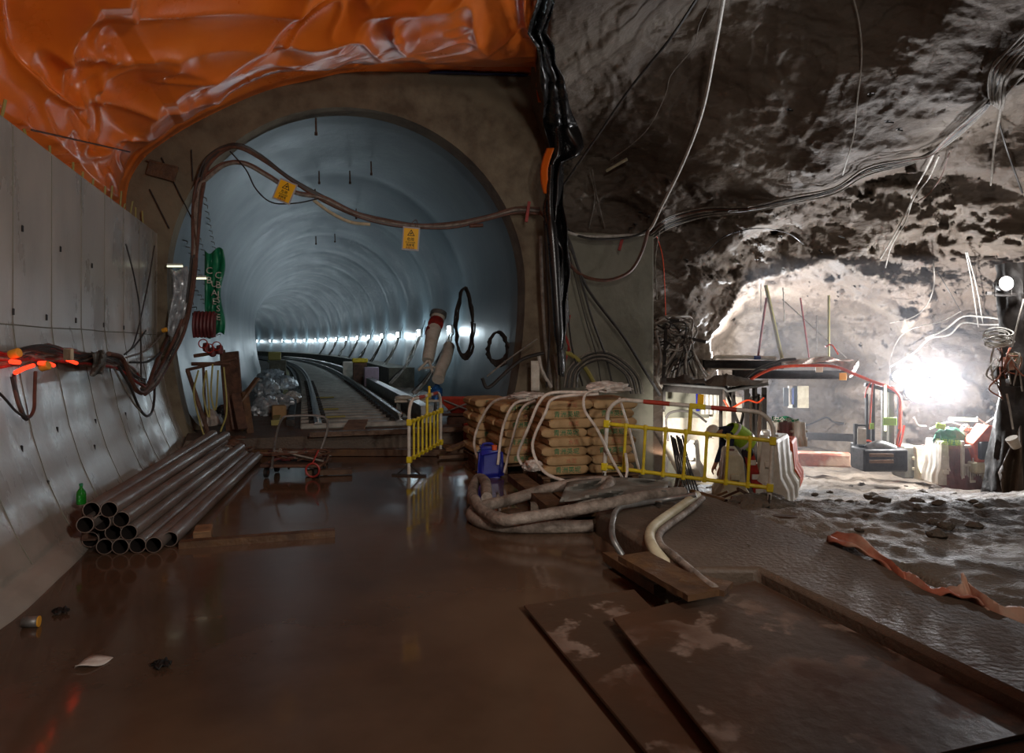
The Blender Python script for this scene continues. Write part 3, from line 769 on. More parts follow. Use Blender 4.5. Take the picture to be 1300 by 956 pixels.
mb = MB(); mb.cbox(p+Vector((.15,.35,.37)), (.8,.6,.74), .02, rz=.3); mb.build('stand', M['cblock'], t)
# leaning planks, left of the track
for (a,b,w,lb,m) in [((300,556,12.2),(291,447,12.35),.34,'broad dark board leaning upright against the tunnel left side','rust'),((318,552,11.9),(311,498,12.2),.12,'narrow brown board leaning beside the broad dark one','dwood'),((298,520,12.0),(327,480,12.4),.10,'thin plank slanting across the leaning boards','dwood'),((308,545,11.6),(299,500,11.9),.16,'bent dull brown offcut in front of the leaning boards','rust')]:
    mb = MB(); mb.bar(P(*a), P(*b), w, .05); tag(mb.build('leaning_board', M[m], bev=.006), lb, 'board')
# green tarp, hose reel, silver sheet, fluorescent tubes (hung on the mouth left side)
mb = MB(); R = []
for i in range(30):
    v_ = i/29; R.append([HW(260+23*u+ (3*math.sin(v_*9) if u>.5 else 0), 318+108*v_+4*math.sin(u*6), 12.9-.10*abs(math.sin(u*8+v_*2))) for u in np.linspace(0,1,16)])
t = thing('hanging_tarpaulin', 'green printed tarpaulin hanging on the left side of the tunnel mouth', 'tarpaulin', HW(271,426,12.8))
mb.grid(R); mb.build('sheet', M['greent'], t, solid=.008)
for (tx_, px, py, sz) in [('CB', 265.5, 350, .11), ('CBJ', 277, 362, .11), ('UAE', 272, 372, .10), ('SSE', 277, 392, .10)]:
    v_, f_ = textmb('\n'.join(tx_), sz*1.5); mb = MB(); mb.raw(v_, f_, 0, Matrix.Translation(HW(px,py,12.72)) @ Matrix.Rotation(TH,4,'Z') @ Matrix.Rotation(PI/2,4,'X')); mb.build('printed_lettering', M['whitec'], t, solid=.002)
mb = MB(); R = []
for i in range(26):
    v_ = i/25; R.append([HW(216+22*u+3*math.sin(v_*5), 341+84*v_+3*math.sin(u*5), 12.75-.08*abs(math.sin(u*7+v_*3))) for u in np.linspace(0,1,12)])
mb.grid(R); tag(mb.build('hanging_sheet', M['foil'], solid=.008), 'wrinkled silver plastic sheet hanging behind the cable bundle', 'sheet')
for a,b,lb in [((212,338),(232,338),'upper left fluorescent tube above the silver sheet'),((244,353.5),(262,353.5),'short fluorescent tube beside the green tarpaulin')]:
    t = thing('fluorescent_tube', lb, 'lamp', HW(*a,12.7)); mb = MB(); mb.tube([HW(*a,12.7), HW(*b,12.7)], .016, 8); mb.build('tube', M['tube'], t)
    mb = MB(); mb.bar(HW(a[0],a[1]-2,12.76), HW(b[0],b[1]-2,12.76), .03, .04); mb.build('fitting', M['gsteel'], t)
t = thing('hose_reel', 'dark red hose wound flat and hung below the green tarpaulin', 'hose', HW(256,428,12.7))
for i in range(6):
    x = 247+4.6*i; mb = MB(); mb.tube([HW(x,428,12.62),HW(x-1.5,415,12.55),HW(x,399,12.6),HW(x+2.2,400,12.7),HW(x+2,428,12.72)], .027, 8, sm=5); mb.build('hose_turn', M['maroon'], t)
mb = MB(); mb.bar(HW(244,399,12.72), HW(276,399,12.72), .03, .05); mb.build('hanger', M['rust'], t)
# pump / valve rack by the wall end: brown support frame with red valves
t = thing('valve_rack', 'rusty pipe rack with red valves at the far end of the left wall', 'rack', HW(265,560,12.0))
def hw(px,py,Y=12.2): return HW(px,py,Y)
for a,b,r in [((243,462),(292,462),.03),((236,470),(300,455),.025),((258,462),(262,555),.022),((238,470),(276,585),.035),((246,452),(286,446),.03),((280,448),(296,545),.02)]:
    mb = MB(); mb.tube([hw(*a),hw(*b)], r, 8); mb.build('frame_bar', M['rust'], t)
for px,py in [(262,441),(270,447),(279,444)]:
    mb = MB(); c = hw(px,py,12.1); mb.lathe([(.02,-.08),(.05,-.06),(.06,0),(.05,.06),(.02,.08)], c, 12); mb.tube([c, c+Vector((0,-.1,.06))], .015, 6)
    w_ = mb.build('valve', M['maroon'], t)
    m2 = MB(); m2.tube([c+Vector((0.07*math.cos(a_),-.12,.06+.07*math.sin(a_))) for a_ in np.linspace(0,2*PI,17)], .009, 6); m2.build('handwheel', M['redc'], w_)
for a in [[(262,470),(258,500),(266,530),(262,470)],[(270,462),(268,500),(274,520),(277,470)],[(252,470),(246,500),(255,540),(262,560)],[(284,466),(288,520),(280,548)]]:
    mb = MB(); mb.tube([hw(x,y,12.05) for x,y in a], .014, 6, sm=5); mb.build('hose', M['ylpole'], t)
for i,(px,py,r,lb,m) in enumerate([(262,545,(.22,.25,.30),'muddy white sack slumped at the foot of the left wall end','ptarp'),(288,565,(.34,.3,.16),'dark debris heap between wall end and leaning boards','rust'),(276,530,(.16,.2,.26),'dark bundle hanging under the valve rack','black'),(275,572,(.2,.22,.12),'small muddy heap beside the pipe far ends','hose')]):
    crumple('debris_heap', G(px, py+12, .0)+Vector((0,.15,r[2]*.6)), r, m, lb, 'heap', seed=40+i)
# wall anchors inside the lining (rows of small studs)
k = 0
for ci in range(13):
    for rI in range(5):
        s = .9+ci*.42; a = math.radians(150+rI*8+ci*1.2); r = R0
        p = TT(s, r*math.cos(a), cz+r*math.sin(a)); q = TT(s, (r-.10)*math.cos(a), cz+(r-.10)*math.sin(a))
        mb = MB(); mb.tube([p,q], .010, 5); mb.tube([q, q+Vector((0,0,-.05))], .008, 5); tag(mb.build('lining_hook', M['gsteel']), 'small steel hook in the stud pattern on the left curve of the tunnel lining', 'hook', 'studs on the tunnel lining')
for (px,py,Y) in [(401,150,13.4),(471,205,15),(405,217,16),(444,217,16),(400,240,17),(452,265,19),(401,300,22),(425,297,22)]:
    d = P(px,py,1); k1 = (px-650)/F; v1 = (HY-py)/F
    # find ring hit
    for tt_ in np.linspace(11,60,2000):
        p = Vector((k1*tt_, tt_, CH+v1*tt_)); X = p.x*CT+p.y*ST; Yt = -p.x*ST+p.y*CT
        if Yt > 13 and (X-1+1.915e-5*(Yt-13)**3)**2+(p.z-cz)**2 > 3.2**2: break
    mb = MB(); mb.tube([p, p+Vector((.02,-.05,-.30))], .018, 6); mb.tube([p+Vector((.02,-.05,-.28)), p+Vector((.02,-.05,-.34))], .03, 6)
    tag(mb.build('ceiling_anchor', M['rust']), 'rusty anchor stub hanging from the crown of the tunnel lining', 'anchor', 'anchors in the tunnel crown')

# =============== TUNNEL RIGHT CLUTTER ===============
def rb(px, py, z=.25): return G(px, py, z)
p = rb(470,491); t = thing('steel_cabinet', 'pinkish grey cabinet standing right of the trough beam', 'cabinet', p)
mb = MB(); mb.cbox(p+Vector((0,.2,.36)), (.52,.45,.70), .02, rz=.25); mb.build('body', M['purple'], t)
mb = MB(); mb.bar(p+Vector((-.2,-.06,.62)), p+Vector((.2,.03,.2)), .03, .03); mb.build('strut', M['dsteel'], t)
p = rb(453,489); t = thing('yellow_topped_box', 'dark box with a yellow lid left of the pinkish cabinet', 'box', p)
mb = MB(); mb.cbox(p+Vector((0,.5,.42)), (.52,.5,.84), .02, rz=.25); mb.build('body', M['rust'], t)
mb = MB(); mb.cbox(p+Vector((0,.5,.93)), (.58,.56,.16), .03, rz=.25); mb.build('lid', M['yellow'], t)
p = rb(437,484); mb = MB(); mb.cbox(p+Vector((0,.8,.4)), (.5,.5,.8), .02, rz=.25); tag(mb.build('concrete_block', M['pw']), 'pale square block at the near end of the walkway wall', 'block')
# leaning white duct with bands, ladder frames
t = thing('ventilation_duct', 'pale leaning duct with red bands propped against the right wall of the tunnel', 'duct', P(545,462,15.2))
mb = MB(); mb.tube([P(543,458,15.4), P(549,425,15.8), P(556,402,16.2)], [.13,.16,.17], 14); mb.build('tube', M['pw'], t)
for a,b in (((549,424),(550,419)),((553,412),(554,408.5))):
    mb = MB(); mb.tube([P(*a,15.85), P(*b,15.95)], .178, 14); mb.build('red_band', M['redc'], t)
mb = MB(); mb.tube([P(556,402,16.2), P(557,397,16.25)], .20, 14); mb.build('collar', M['gsteel'], t)
for a,b in (((543,458),(531,470)),((545,458),(549,472)),((532,468),(552,466))):
    mb = MB(); mb.tube([P(*a,15.3), P(*b,15.1)], .03, 6); mb.build('leg', M['pw'], t)
t = thing('white_duct_hose', 'white flexible duct hose lying against the wall below the second lamp', 'hose', P(560,478,15.5))
mb = MB(); mb.tube([P(570,440,16.3), P(566,455,15.8), P(560,468,15.5), P(556,482,15.2)], .14, 12, sm=5); mb.build('tube', M['pw'], t)
# cable masses beneath each lamp
for i in range(9):
    s = 6.2+5.2*i
    for j in range(5):
        mb = MB(); pts = []
        for q in range(7):
            z = 2.1-q*.27; off = math.sqrt(max(0,(R0-.12)**2-(z-cz)**2))-.05-.08*q/6*rnd.random()
            pts.append(TT(s-.2-.1*q+rnd.uniform(-.22,.22)+.15*j-.4, off, max(z,.4)))
        mb.tube(pts, .022+.004*j, 6, sm=3)
        tag(mb.build('drooping_cable', M['whitec' if (i<3 and j<3) else 'greyc' if j%2 else 'blackc']), 'one of the cables drooping under a bulkhead lamp in the rail tunnel', 'cable', 'cables drooping under the tunnel lamps')
for i,(c0,rr,lb) in enumerate([((590,408,15.6),(.16,.75),'upright oval coil of black hose hanging right of the leaning duct'),((632,440,14.6),(.18,.3),'small coil of dark cable on the right wall near the tunnel mouth')]):
    t = thing('hose_coil', lb, 'coil', P(*c0))
    for j in range(6):
        mb = MB(); c = P(*c0)
        a0 = rnd.random(); pts = [c+Vector(((rr[0]+rnd.uniform(-.03,.03))*math.cos(a_)*(1.15-.25*math.sin(a_))+.012*j-.03, -.03*j, (rr[1]+.015*j)*math.sin(a_)-.01*j)) for a_ in np.linspace(0,2*PI,28)]
        mb.tube(pts, .022, 6); mb.build('hose_turn', M['blackc'], t)
# sacks and water bottle on low table right of the track
p = rb(535,508,.55); t = thing('trestle_table', 'low trestle board carrying white sacks beside the trough beam', 'table', Vector((p.x,p.y,.25)))
mb = MB(); mb.cbox(p+Vector((-.1,.3,-.03)), (1.1,.5,.05), .01, rz=.2); mb.build('board', M['cream'], t)
for dx,dy in ((-.5,.1),(.35,.25),(-.5,.4),(.3,.5)):
    mb = MB(); mb.bar(p+Vector((dx-.05,dy,-.06)), p+Vector((dx-.05,dy,-.30)), .04,.04); mb.build('leg', M['gsteel'], t)
for i,(dx,dy,lb) in enumerate([(-.42,.2,'left white sack on the low trestle board'),(.0,.32,'right white sack on the low trestle board')]):
    crumple('white_sack', p+Vector((dx,dy,.04)), (.2,.16,.06), 'pw', lb, 'sack', seed=60+i, amp=.1, flat=.7)
p2 = p+Vector((.3,.35,-.005)); t = thing('water_bottle', 'blue water cooler bottle behind the foreshortened yellow barrier', 'bottle', p2)
mb = MB(); mb.lathe([(.11,0),(.135,.02),(.135,.1),(.125,.12),(.135,.14),(.135,.24),(.06,.32),(.03,.34),(.03,.38)], p2, 20); mb.build('body', M['wbottle'], t)
mb = MB(); mb.lathe([(.034,.38),(.034,.41),(.01,.412)], p2, 14); mb.build('cap', M['bluep'], t)
# red machine + red drum
p = G(583,556,.0)+Vector((0,.3,0)); t = thing('grout_pump', 'orange-red grout pump with a hopper behind the cement bags', 'pump', p)
mb = MB(); mb.prism([(-.38,-.25),(.38,-.25),(.38,.25),(-.38,.25)], 0, .04, M4=Matrix.Translation(p+Vector((0,0,.42)))); mb.cbox(p+Vector((0,0,.23)), (.5,.4,.36), .03); mb.build('engine_block', M['rust'], t)
mb = MB(); 
v = [(-.4,-.25,.75),(.4,-.25,.75),(.4,.25,.75),(-.4,.25,.75),(-.15,-.1,.45),(.15,-.1,.45),(.15,.1,.45),(-.15,.1,.45)]
mb.raw([p+Vector(q) for q in v], [(0,1,5,4),(1,2,6,5),(2,3,7,6),(3,0,4,7),(4,5,6,7)]); mb.build('hopper', M['red'], t, solid=.02, smooth=False)
for dx in (-.3,.3):
    mb = MB(); mb.tube([p+Vector((dx-.0,-.2,.12)), p+Vector((dx,-.13,.12))], .12, 18); mb.build('wheel', M['signb'], t)
for a,b in (((-.3,-.26,.72),(.25,-.26,.5)),((.3,-.26,.72),(-.25,-.26,.5))):
    mb = MB(); mb.tube([p+Vector(a),p+Vector(b)], .018, 6); mb.build('brace', M['gsteel'], t)
p = G(588,562,.0)+Vector((.25,-.05,.17)); t = thing('red_drum', 'faded red drum lying on its side left of the first bag stack', 'drum', p-Vector((0,0,.17)))
mb = MB(); mb.tube([p+Vector((-.25,0,0)), p+Vector((.2,.05,0))], .19, 24); mb.build('body', M['red'], t)
for x in (-.26,-.05,.2):
    mb = MB(); mb.tube([p+Vector((x,0.01*x,0)), p+Vector((x+.025,.01*x,0))], .198, 24); mb.build('rim', M['rust'], t)

# =============== BARRIERS ===============
def pedestrian_barrier(name, label, L_=1.9):
    t = thing(name, label, 'barrier'); r = .024; h = 1.03
    arch = []
    for a in np.linspace(PI, PI/2, 8): arch.append(Vector((.22+.22*math.cos(a), 0, h-.22+.22*math.sin(a))))
    arc2 = [Vector((L_-p.x,0,p.z)) for p in arch[::-1]]
    mb = MB(); mb.tube([Vector((0,0,0))]+arch+arc2+[Vector((L_,0,0))], r, 10); mb.build('frame', M['white'], t, local=True)
    for x0,x1 in ((.42,.72),(1.18,1.45)):
        mb = MB(); mb.tube([Vector((x0,0,h)),Vector((x1,0,h))], r+.003, 10); mb.build('red_sleeve', M['red'], t, local=True)
    for z in (.73,.22):
        mb = MB(); mb.tube([Vector((-.02,-.005,z)),Vector((L_+.02,-.005,z))], .022, 8); mb.build('rail', M['yellow'], t, local=True)
    for i in range(7):
        x = L_*(i+1)/8; mb = MB(); mb.tube([Vector((x,-.005,.22)),Vector((x,-.005,.73))], .017, 8)
        for z in (.22,.73): mb.lathe([(.025,-.03),(.03,0),(.025,.03)], (x,-.005,z), 8)
        mb.build('baluster', M['yellow'], t, local=True)
    mb = MB(); mb.tube([Vector((L_*.52,-.005,.73)),Vector((L_*.52,-.005,h+.02))], .022, 8); mb.build('post', M['yellow'], t, local=True)
    mb = MB(); mb.cbox((L_*.56,-.012,h+.0), (.18,.03,.06), .008); s_ = mb.build('clip', M['yellow'], t, local=True)
    mb = MB(); mb.cbox((L_*.56+.03,-.012,h+.085), (.07,.02,.11), .006); mb.build('tag', M['sign'], s_, local=True)
    for x in (0, L_):
        for z in (.22,.73):
            mb = MB(); mb.cbox((x,-.005,z), (.07,.07,.09), .01); mb.build('coupler', M['yellow'], t, local=True)
        mb = MB(); mb.bar(Vector((x,-.24,.012)),Vector((x,.24,.012)), .05, .02); mb.bar(Vector((x,-.16,.02)),Vector((x,0,.16)), .02, .02); mb.bar(Vector((x,.16,.02)),Vector((x,0,.16)), .02, .02); mb.build('foot', M['dsteel'], t, local=True)
    return t
b1 = pedestrian_barrier('pedestrian_barrier', 'yellow barrier with red and white top rail seen broadside in front of the worker', 1.84)
a = Vector((1.085,8.1,.13)); b = Vector((2.72,7.42,.03)); dd = b-a
b1.location = a; b1.rotation_euler = (0, math.asin(-dd.z/dd.length), math.atan2(dd.y,dd.x))
b2 = pedestrian_barrier('pedestrian_barrier', 'yellow barrier seen almost end-on, standing in the shallow water before the track', 1.7)
b2.location = (-1.41,9.35,0); b2.rotation_euler = (0,0,math.atan2(1.75,.27))

# jerrycan
p = G(622,608,0); t = thing('jerrycan', 'dark blue plastic jerrycan on the wet floor in front of the cement bags', 'jerrycan', p)
mb = MB(); mb.cbox(p+Vector((0,.14,.19)), (.33,.26,.38), .05, rz=.12); o = mb.build('body', M['bluep'], t, bev=.02)
mb = MB(); mb.cbox(p+Vector((-.06,.14,.40)), (.16,.2,.05), .02, rz=.12); mb.build('shoulder', M['bluep'], t, bev=.01)
mb = MB(); mb.lathe([(.036,.38),(.036,.44),(.03,.445)], p+Vector((.06,.05,0)), 16); mb.build('cap', M['po'], t)
mb = MB(); mb.tube([p+Vector((-.11,.12,.38)),p+Vector((-.09,.12,.45)),p+Vector((.02,.14,.45)),p+Vector((.04,.14,.40))], .016, 8, sm=3); mb.build('handle', M['bluep'], t)

# =============== CEMENT BAGS ===============
def bag_mesh(L_=.60, W_=.40, H_=.135, seed=0):
    nu, nv = 20, 12; V = []; Fc = []; R = []
    def prof(a): return a
    rows = []
    for i in range(nu+1):
        u = -1+2*i/nu; row = []
        ex = (1-abs(u)**12)**.5 if abs(u) < 1 else 0
        hx = max(ex, .38)
        for j in range(2*nv):
            a = 2*PI*j/(2*nv); ca, sa = math.cos(a), math.sin(a); e = .30
            y = math.copysign(abs(ca)**e, ca)*W_/2; z = math.copysign(abs(sa)**.45, sa)*H_/2*hx
            y *= (1-.05*(1-ex))
            z += .007*float(vn(u*3+seed, y*9, seed*1.7, seed))*(1 if sa>0 else .4)+.004*float(vn(u*9, y*22, seed*1.7, seed+1))
            row.append(Vector((u*L_/2, y, z+H_/2)))
        rows.append(row+[row[0]])
    mb = MB(); mb.grid(rows)
    n = 2*nv; mb.f.append(tuple(range(n))); mb.m.append(0); o_ = nu*(n+1); mb.f.append(tuple(o_+k_ for k_ in range(n))[::-1]); mb.m.append(0)
    return mb
protos = []
tv, tf = textmb('青洲英坭', .085)
rv, rf = textmb('水泥', .07)
for i in range(4):
    t = thing('cement_bag', 'x', 'bag'); bag_mesh(seed=i*5+1).build('sack', M['bag'], t, local=True, ang=60, origin='world')
    mb = MB(); mb.tube([Vector((sx*.285, y, .068)) for sx in (1,) for y in np.linspace(-.17,.17,8)], .008, 5)
    mb.build('stitched_end', M['bag'], t, local=True)
    mb = MB(); vv, ff = (tv, tf) if i % 2 == 0 else (rv, rf)
    Rm = Matrix.Translation(Vector((.02,-.2035,.068))) @ Matrix.Rotation(PI/2,4,'X'); mb.raw(vv, ff, 0, Rm)
    mb.build('printed_lettering', M['green'] if i % 2 == 0 else M['redp'], t, local=True, solid=.003)
    protos.append(t)
used = [False]*4
def place_bag(loc, rz, label, group, k):
    if not used[k]:
        used[k] = True; o = protos[k]; o.location = loc; o.rotation_euler = (0,0,rz); o['label'] = label; o['group'] = group; return o
    return copytree(protos[k], loc, (0,0,rz), label, group)
def stack(corner, rz, layers, name, nx_=2, ny_=2, z0=.13):
    ux = Vector((math.cos(rz), math.sin(rz), 0)); uy = Vector((-math.sin(rz), math.cos(rz), 0)); hh = .118
    colname = ['left','right','farthest right']; rowname = ['front','back','rearmost']
    for l in range(layers):
        for a in range(nx_):
            for b in range(ny_):
                jit = Vector((rnd.uniform(-.02,.02)+(0.03 if l%2 else -.03), rnd.uniform(-.015,.015), 0))
                c = Vector(corner)+ux*(.30+.61*a+jit.x)+uy*(.2+.405*b+jit.y); c.z = z0+l*hh
                lay = ['bottom','second','third','fourth','fifth','sixth','seventh','eighth','ninth'][l] if l < layers-1 else 'topmost'
                place_bag(c, rz+rnd.uniform(-.03,.03), '%s %s kraft cement bag in the %s layer of the %s bag stack' % (rowname[b], colname[a], lay, name), 'cement bags of the %s stack' % name, (l % 2)*1 + (0 if rnd.random()<.5 else 2))
def pallet(corner, rz, w, d, name):
    t = thing('wooden_pallet', 'wooden pallet under the %s stack of cement bags' % name, 'pallet', corner, rz)
    for i in range(5):
        mb = MB(); mb.cbox((w/2, d*(i+.5)/5, .112), (w, d/5*.75, .022), .003); mb.build('deck_board', M['dwood'], t, local=True)
    for i in range(3):
        mb = MB(); mb.cbox((.06+(w-.12)*i/2, d/2, .05), (.09, d, .098), .004); mb.build('bearer', M['dwood'], t, local=True)
    for i in (0,1):
        pass
c3, r3 = (.42,8.62,0), .20
stack(c3, r3, 8, 'nearest'); pallet((.38,8.57,0), r3, 1.30, .92, 'nearest')
c2, r2 = (-.12,9.45,0), .30
stack(c2, r2, 7, 'middle', 1, 2); pallet((-.16,9.40,0), r2, .75, .9, 'middle')
c1, r1 = (-.53,10.3,0), .30
stack(c1, r1, 7, 'farthest', 1, 2); pallet((-.57,10.25,0), r1, .75, .9, 'farthest')
# straps
def cable(name, label, pts, r, m, cat='cable', group=None, seg=7, sm=6, jit=0):
    mb = MB(); mb.tube([Vector(p) for p in pts], r, seg, sm=sm); return tag(mb.build(name, M[m]), label, cat, group)
def strapmesh(pts, w, m, label, group=None):
    pts = catmull(pts, 8); mb = MB(); rows = []
    for i, p in enumerate(pts):
        d = (pts[min(i+1,len(pts)-1)]-pts[max(i-1,0)]).normalized(); s_ = d.cross(Vector((.3,-1,.2))).normalized()
        a = .5*math.sin(i*.15); n_ = s_*.72
        rows.append([p-n_*w/2+Vector((0,0,.0)), p+Vector((0,-.006,0)), p+n_*w/2])
    mb.grid(rows); return tag(mb.build('lifting_strap', M[m], solid=.006), label, 'strap', group)
g = 'pale straps draped over the bag stacks'
strapmesh([P(668,503,9.3),P(630,508,9.7),P(612,530,9.9),P(602,560,9.9),P(607,585,9.8)], .05, 'strap', 'outermost left strap drooping over the farthest bag stack', g)
strapmesh([P(676,506,9.2),P(652,514,9.2),P(638,545,9.25),P(632,590,9.1)], .05, 'strap', 'strap running down the face of the middle bag stack on its left', g)
strapmesh([P(680,508,9.15),P(662,520,9.1),P(650,560,9.1),P(640,600,9.0)], .045, 'strap', 'strap running down the corner of the middle bag stack', g)
strapmesh([P(745,498,8.45),P(700,499,8.5),P(684,512,8.45),P(672,540,8.45),P(658,575,8.6),P(662,590,8.6)], .05, 'strap', 'left of the twin straps over the nearest stack', g)
strapmesh([P(760,500,8.4),P(705,505,8.4),P(692,525,8.3),P(676,565,8.3),P(690,598,8.2),P(720,612,8.1)], .05, 'strap', 'right of the twin straps over the nearest stack, trailing to the floor', g)
strapmesh([P(768,492,8.1),P(744,500,8.1),P(742,520,8.05),P(758,545,8.0),P(775,580,8.0),P(792,610,7.95)], .045, 'strap', 'strap crossing the front of the nearest stack behind the barrier post', g)
strapmesh([P(786,505,8.2),P(800,550,8.15),P(812,600,8.1)], .045, 'strap', 'straight strap down the front right of the nearest stack', g)
strapmesh([P(794,575,7.9),P(796,600,7.8),P(788,618,7.7),P(770,628,7.5)], .045, 'strap', 'short strap end trailing below the barrier lower rail', g)
crumple('plastic_wrap', P(772,493,8.8), (.24,.2,.07), 'ptarp', 'crumpled clear plastic wrap on top of the nearest bag stack', 'wrap', seed=81, amp=.5)
crumple('plastic_wrap', P(672,503,9.4), (.24,.2,.05), 'ptarp', 'crumpled white plastic on top of the middle bag stack', 'wrap', seed=84, amp=.5)
crumple('sandbag', P(676,592,8.75), (.12,.12,.08), 'ptarp', 'dirty white wad of plastic on the floor by the nearest stack corner', 'wad', seed=86, amp=.3)
# plank from pallets over the water + others
timber(G(655,606,.11), G(706,646,.09), .22, .09, 'muddy squared beam sticking out from under the pallets towards the hoses', 'dwood', 'timber_beam', 'beam')
timber(G(712,622,.12), G(750,652,.07), .30, .06, 'wide muddy board under the grey sheet left of the slab corner', 'dwood')

# =============== BIG HOSES ===============
def hosep(name, pts, r, label, m='hose'):
    mb = MB(); q = [G(px,py,z) for px,py,z in pts]; mb.tube(q, r, 12, sm=8); return tag(mb.build(name, M[m]), label, 'hose', 'muddy suction hoses on the wet floor')
hosep('suction_hose', [(618,632,.14),(616,612,.18),(607,608,.16),(600,622,.10),(603,638,.07),(625,655,.07),(668,664,.08),(705,658,.12),(745,640,.22),(768,622,.27),(775,612,.27),(765,611,.27),(735,613,.24),(690,622,.16),(650,634,.08),(625,640,.09),(604,646,.06),(600,656,.06),(625,666,.06),(675,669,.06),(752,668,.06)], .062, 'long muddy grey suction hose looped twice on the floor in front of the bags')
hosep('suction_hose', [(602,633,.2),(612,648,.16),(635,660,.16),(662,658,.19),(700,652,.22),(760,642,.30),(830,628,.29),(868,625,.27)], .055, 'second muddy hose resting on the loop and running over the slab corner')
# grey sheet on slab back
mb = MB(); R = []
for i in range(26):
    u = i/25; row = []
    for j in range(12):
        w_ = j/11; px = 720+(850-720)*u-10*w_; py = 612+14*math.sin(u*3.1)*-.4+w_*26; z = .24+.06*abs(math.sin(u*7+w_*3))+.03*math.sin(w_*9+u*4)
        row.append(G(px,py,z))
    R.append(row)
mb.grid(R); tag(mb.build('ground_sheet', M['greyt'], solid=.01), 'creased muddy grey sheet spread over the back end of the slab', 'sheet')
# bent conduits on slab
def cond(pts, r, m, label):
    mb = MB(); mb.tube([G(*p) for p in pts], r, 10, sm=8); return tag(mb.build('bent_hose', M[m]), label, 'hose')
cond([(885,629,.28),(862,645,.26),(833,666,.25),(825,680,.24),(830,697,.23),(850,721,.14)], .045, 'ylpole' if False else 'pb', 'ochre bent hose stub lying on the slab, left of its grey twin')
cond([(892,633,.28),(872,650,.26),(840,674,.25),(838,690,.24),(856,706,.22),(890,735,.22),(908,748,.22)], .03, 'hose', 'grey bent hose lying on the slab beside the ochre one')
cond([(884,628,.33),(845,634,.26),(808,640,.25),(786,645,.26),(778,660,.25),(778,683,.2),(790,705,.08)], .026, 'gsteel', 'thin silvery hose crossing the slab corner down into the water')
# boards at slab edge
timber(G(772,706,.07), G(838,748,.07), .10, .07, 'wet reddish board in the water along the slab edge')
timber(G(804,706,.23), G(895,756,.21), .26, .04, 'flat muddy board on the slab edge left of the steel plates', 'dwood')
timber(G(868,735,.22), G(925,748,.21), .2, .04, 'reddish board offcut beside the bent hoses', 'dwood')
# steel plates
def plate(corners, z0, z1, label, th=.02):
    q = [G(px,py,z) for (px,py),z in zip(corners,(z0,z0,z1,z1))]
    mb = MB(); v = q+[p-Vector((0,0,th)) for p in q]; mb.raw(v, [(0,1,2,3),(7,6,5,4),(0,4,5,1),(1,5,6,2),(2,6,7,3),(3,7,4,0)])
    return tag(mb.build('steel_plate', M['plate'], smooth=False, bev=.004), label, 'plate', 'steel plates over the slab')
plate([(665,768),(805,748),(1010,960),(868,1010)], .05, .05, 'leftmost steel plate half in the water with a pale mud stain')
plate([(778,784),(958,737),(1330,925),(960,1010)], .125, .125, 'middle steel plate overlapping the leftmost one')
# red-brown strip of sheet along the slab edge
mb = MB(); R = []
base_ = [(1052,689,.19),(1085,700,.2),(1120,715,.21),(1150,735,.21),(1180,752,.2),(1210,760,.2),(1245,768,.2),(1260,777,.2),(1300,787,.2),(1360,800,.19)]
bp_ = catmull([G(*p) for p in base_], 8)
for i,p in enumerate(bp_):
    u = i/(len(bp_)-1); wd = .07+.16*max(0,math.sin(u*11+.2))**2*(1-.3*u)+.03*math.sin(u*37)+.02*rnd.random(); row = []
    for j in range(8):
        w_ = j/7; row.append(p+Vector((.35*wd*w_*1.6, wd*w_*1.8, .03*math.sin(w_*PI*1.6+u*13)+.04*w_*max(0,math.sin(u*11+.2))**2+.012*math.sin(u*61+w_*4))))
    R.append(row)
mb.grid(R); tag(mb.build('torn_sheet_strip', M['mat'], solid=.012), 'torn red-brown strip of sheeting along the seam of slab and mud', 'sheet')

# =============== HAND CART ===============
p = G(372,606,0); t = thing('hand_cart', 'rusty platform hand cart loaded with tangled hoses before the track step', 'cart', p)
mb = MB(); mb.cbox(p+Vector((0,.15,.17)), (.82,.55,.04), .01); mb.build('platform', M['rust'], t)
hb = [G(345,594,.2), P(350,556,9.7), P(358,532,9.7), P(370,528,9.7), P(405,528,9.75), P(415,534,9.75), P(414,552,9.75), P(400,590,9.6)]
mb = MB(); mb.tube(hb, .016, 8, sm=4); mb.build('push_handle', M['gsteel'], t)
for dx,dy in ((-.34,-.05),(.34,-.05),(-.34,.36),(.34,.36)):
    mb = MB(); c = p+Vector((dx,dy,.075)); mb.tube([c-Vector((.02,0,0)), c+Vector((.02,0,0))], .07, 18); w_ = mb.build('wheel', M['signb'], t)
    m2 = MB(); m2.tube([c-Vector((.024,0,0)), c+Vector((.024,0,0))], .03, 12); m2.build('hub', M['rust'], w_)
for i in range(14):
    mb = MB(); pts = [p+Vector((rnd.uniform(-.42,.42), rnd.uniform(-.15,.4), .22+rnd.uniform(0,.13))) for _ in range(6)]
    if i % 4 == 0: pts.append(pts[-1]+Vector((.02,-.15,-.2)))
    mb.tube(pts, rnd.uniform(.008,.014), 6, sm=6); tag(mb.build('rubber_hose', M[['rust','brownc','greyc','maroon'][i%4]]), 'one of the thin tangled hoses heaped on the hand cart', 'hose', 'hoses heaped on the hand cart')
mb = MB(); c = p+Vector((.3,-.12,.12)); mb.tube([c+Vector((.09*math.cos(a_),0,.09*math.sin(a_))) for a_ in np.linspace(0,2*PI,21)], .014, 6); mb.tube([c+Vector((0,0,.09)), c+Vector((.05,.1,.25))], .012, 6); tag(mb.build('steel_ring', M['redc']), 'red ring hanging at the right corner of the hand cart', 'ring')
# =============== CABLES OF THE LEFT AND MIDDLE ===============
def H2(px, py, off=0): return HW(px, py, 12.68-off)
g = 'cables in the bundle swagging over the tunnel mouth'
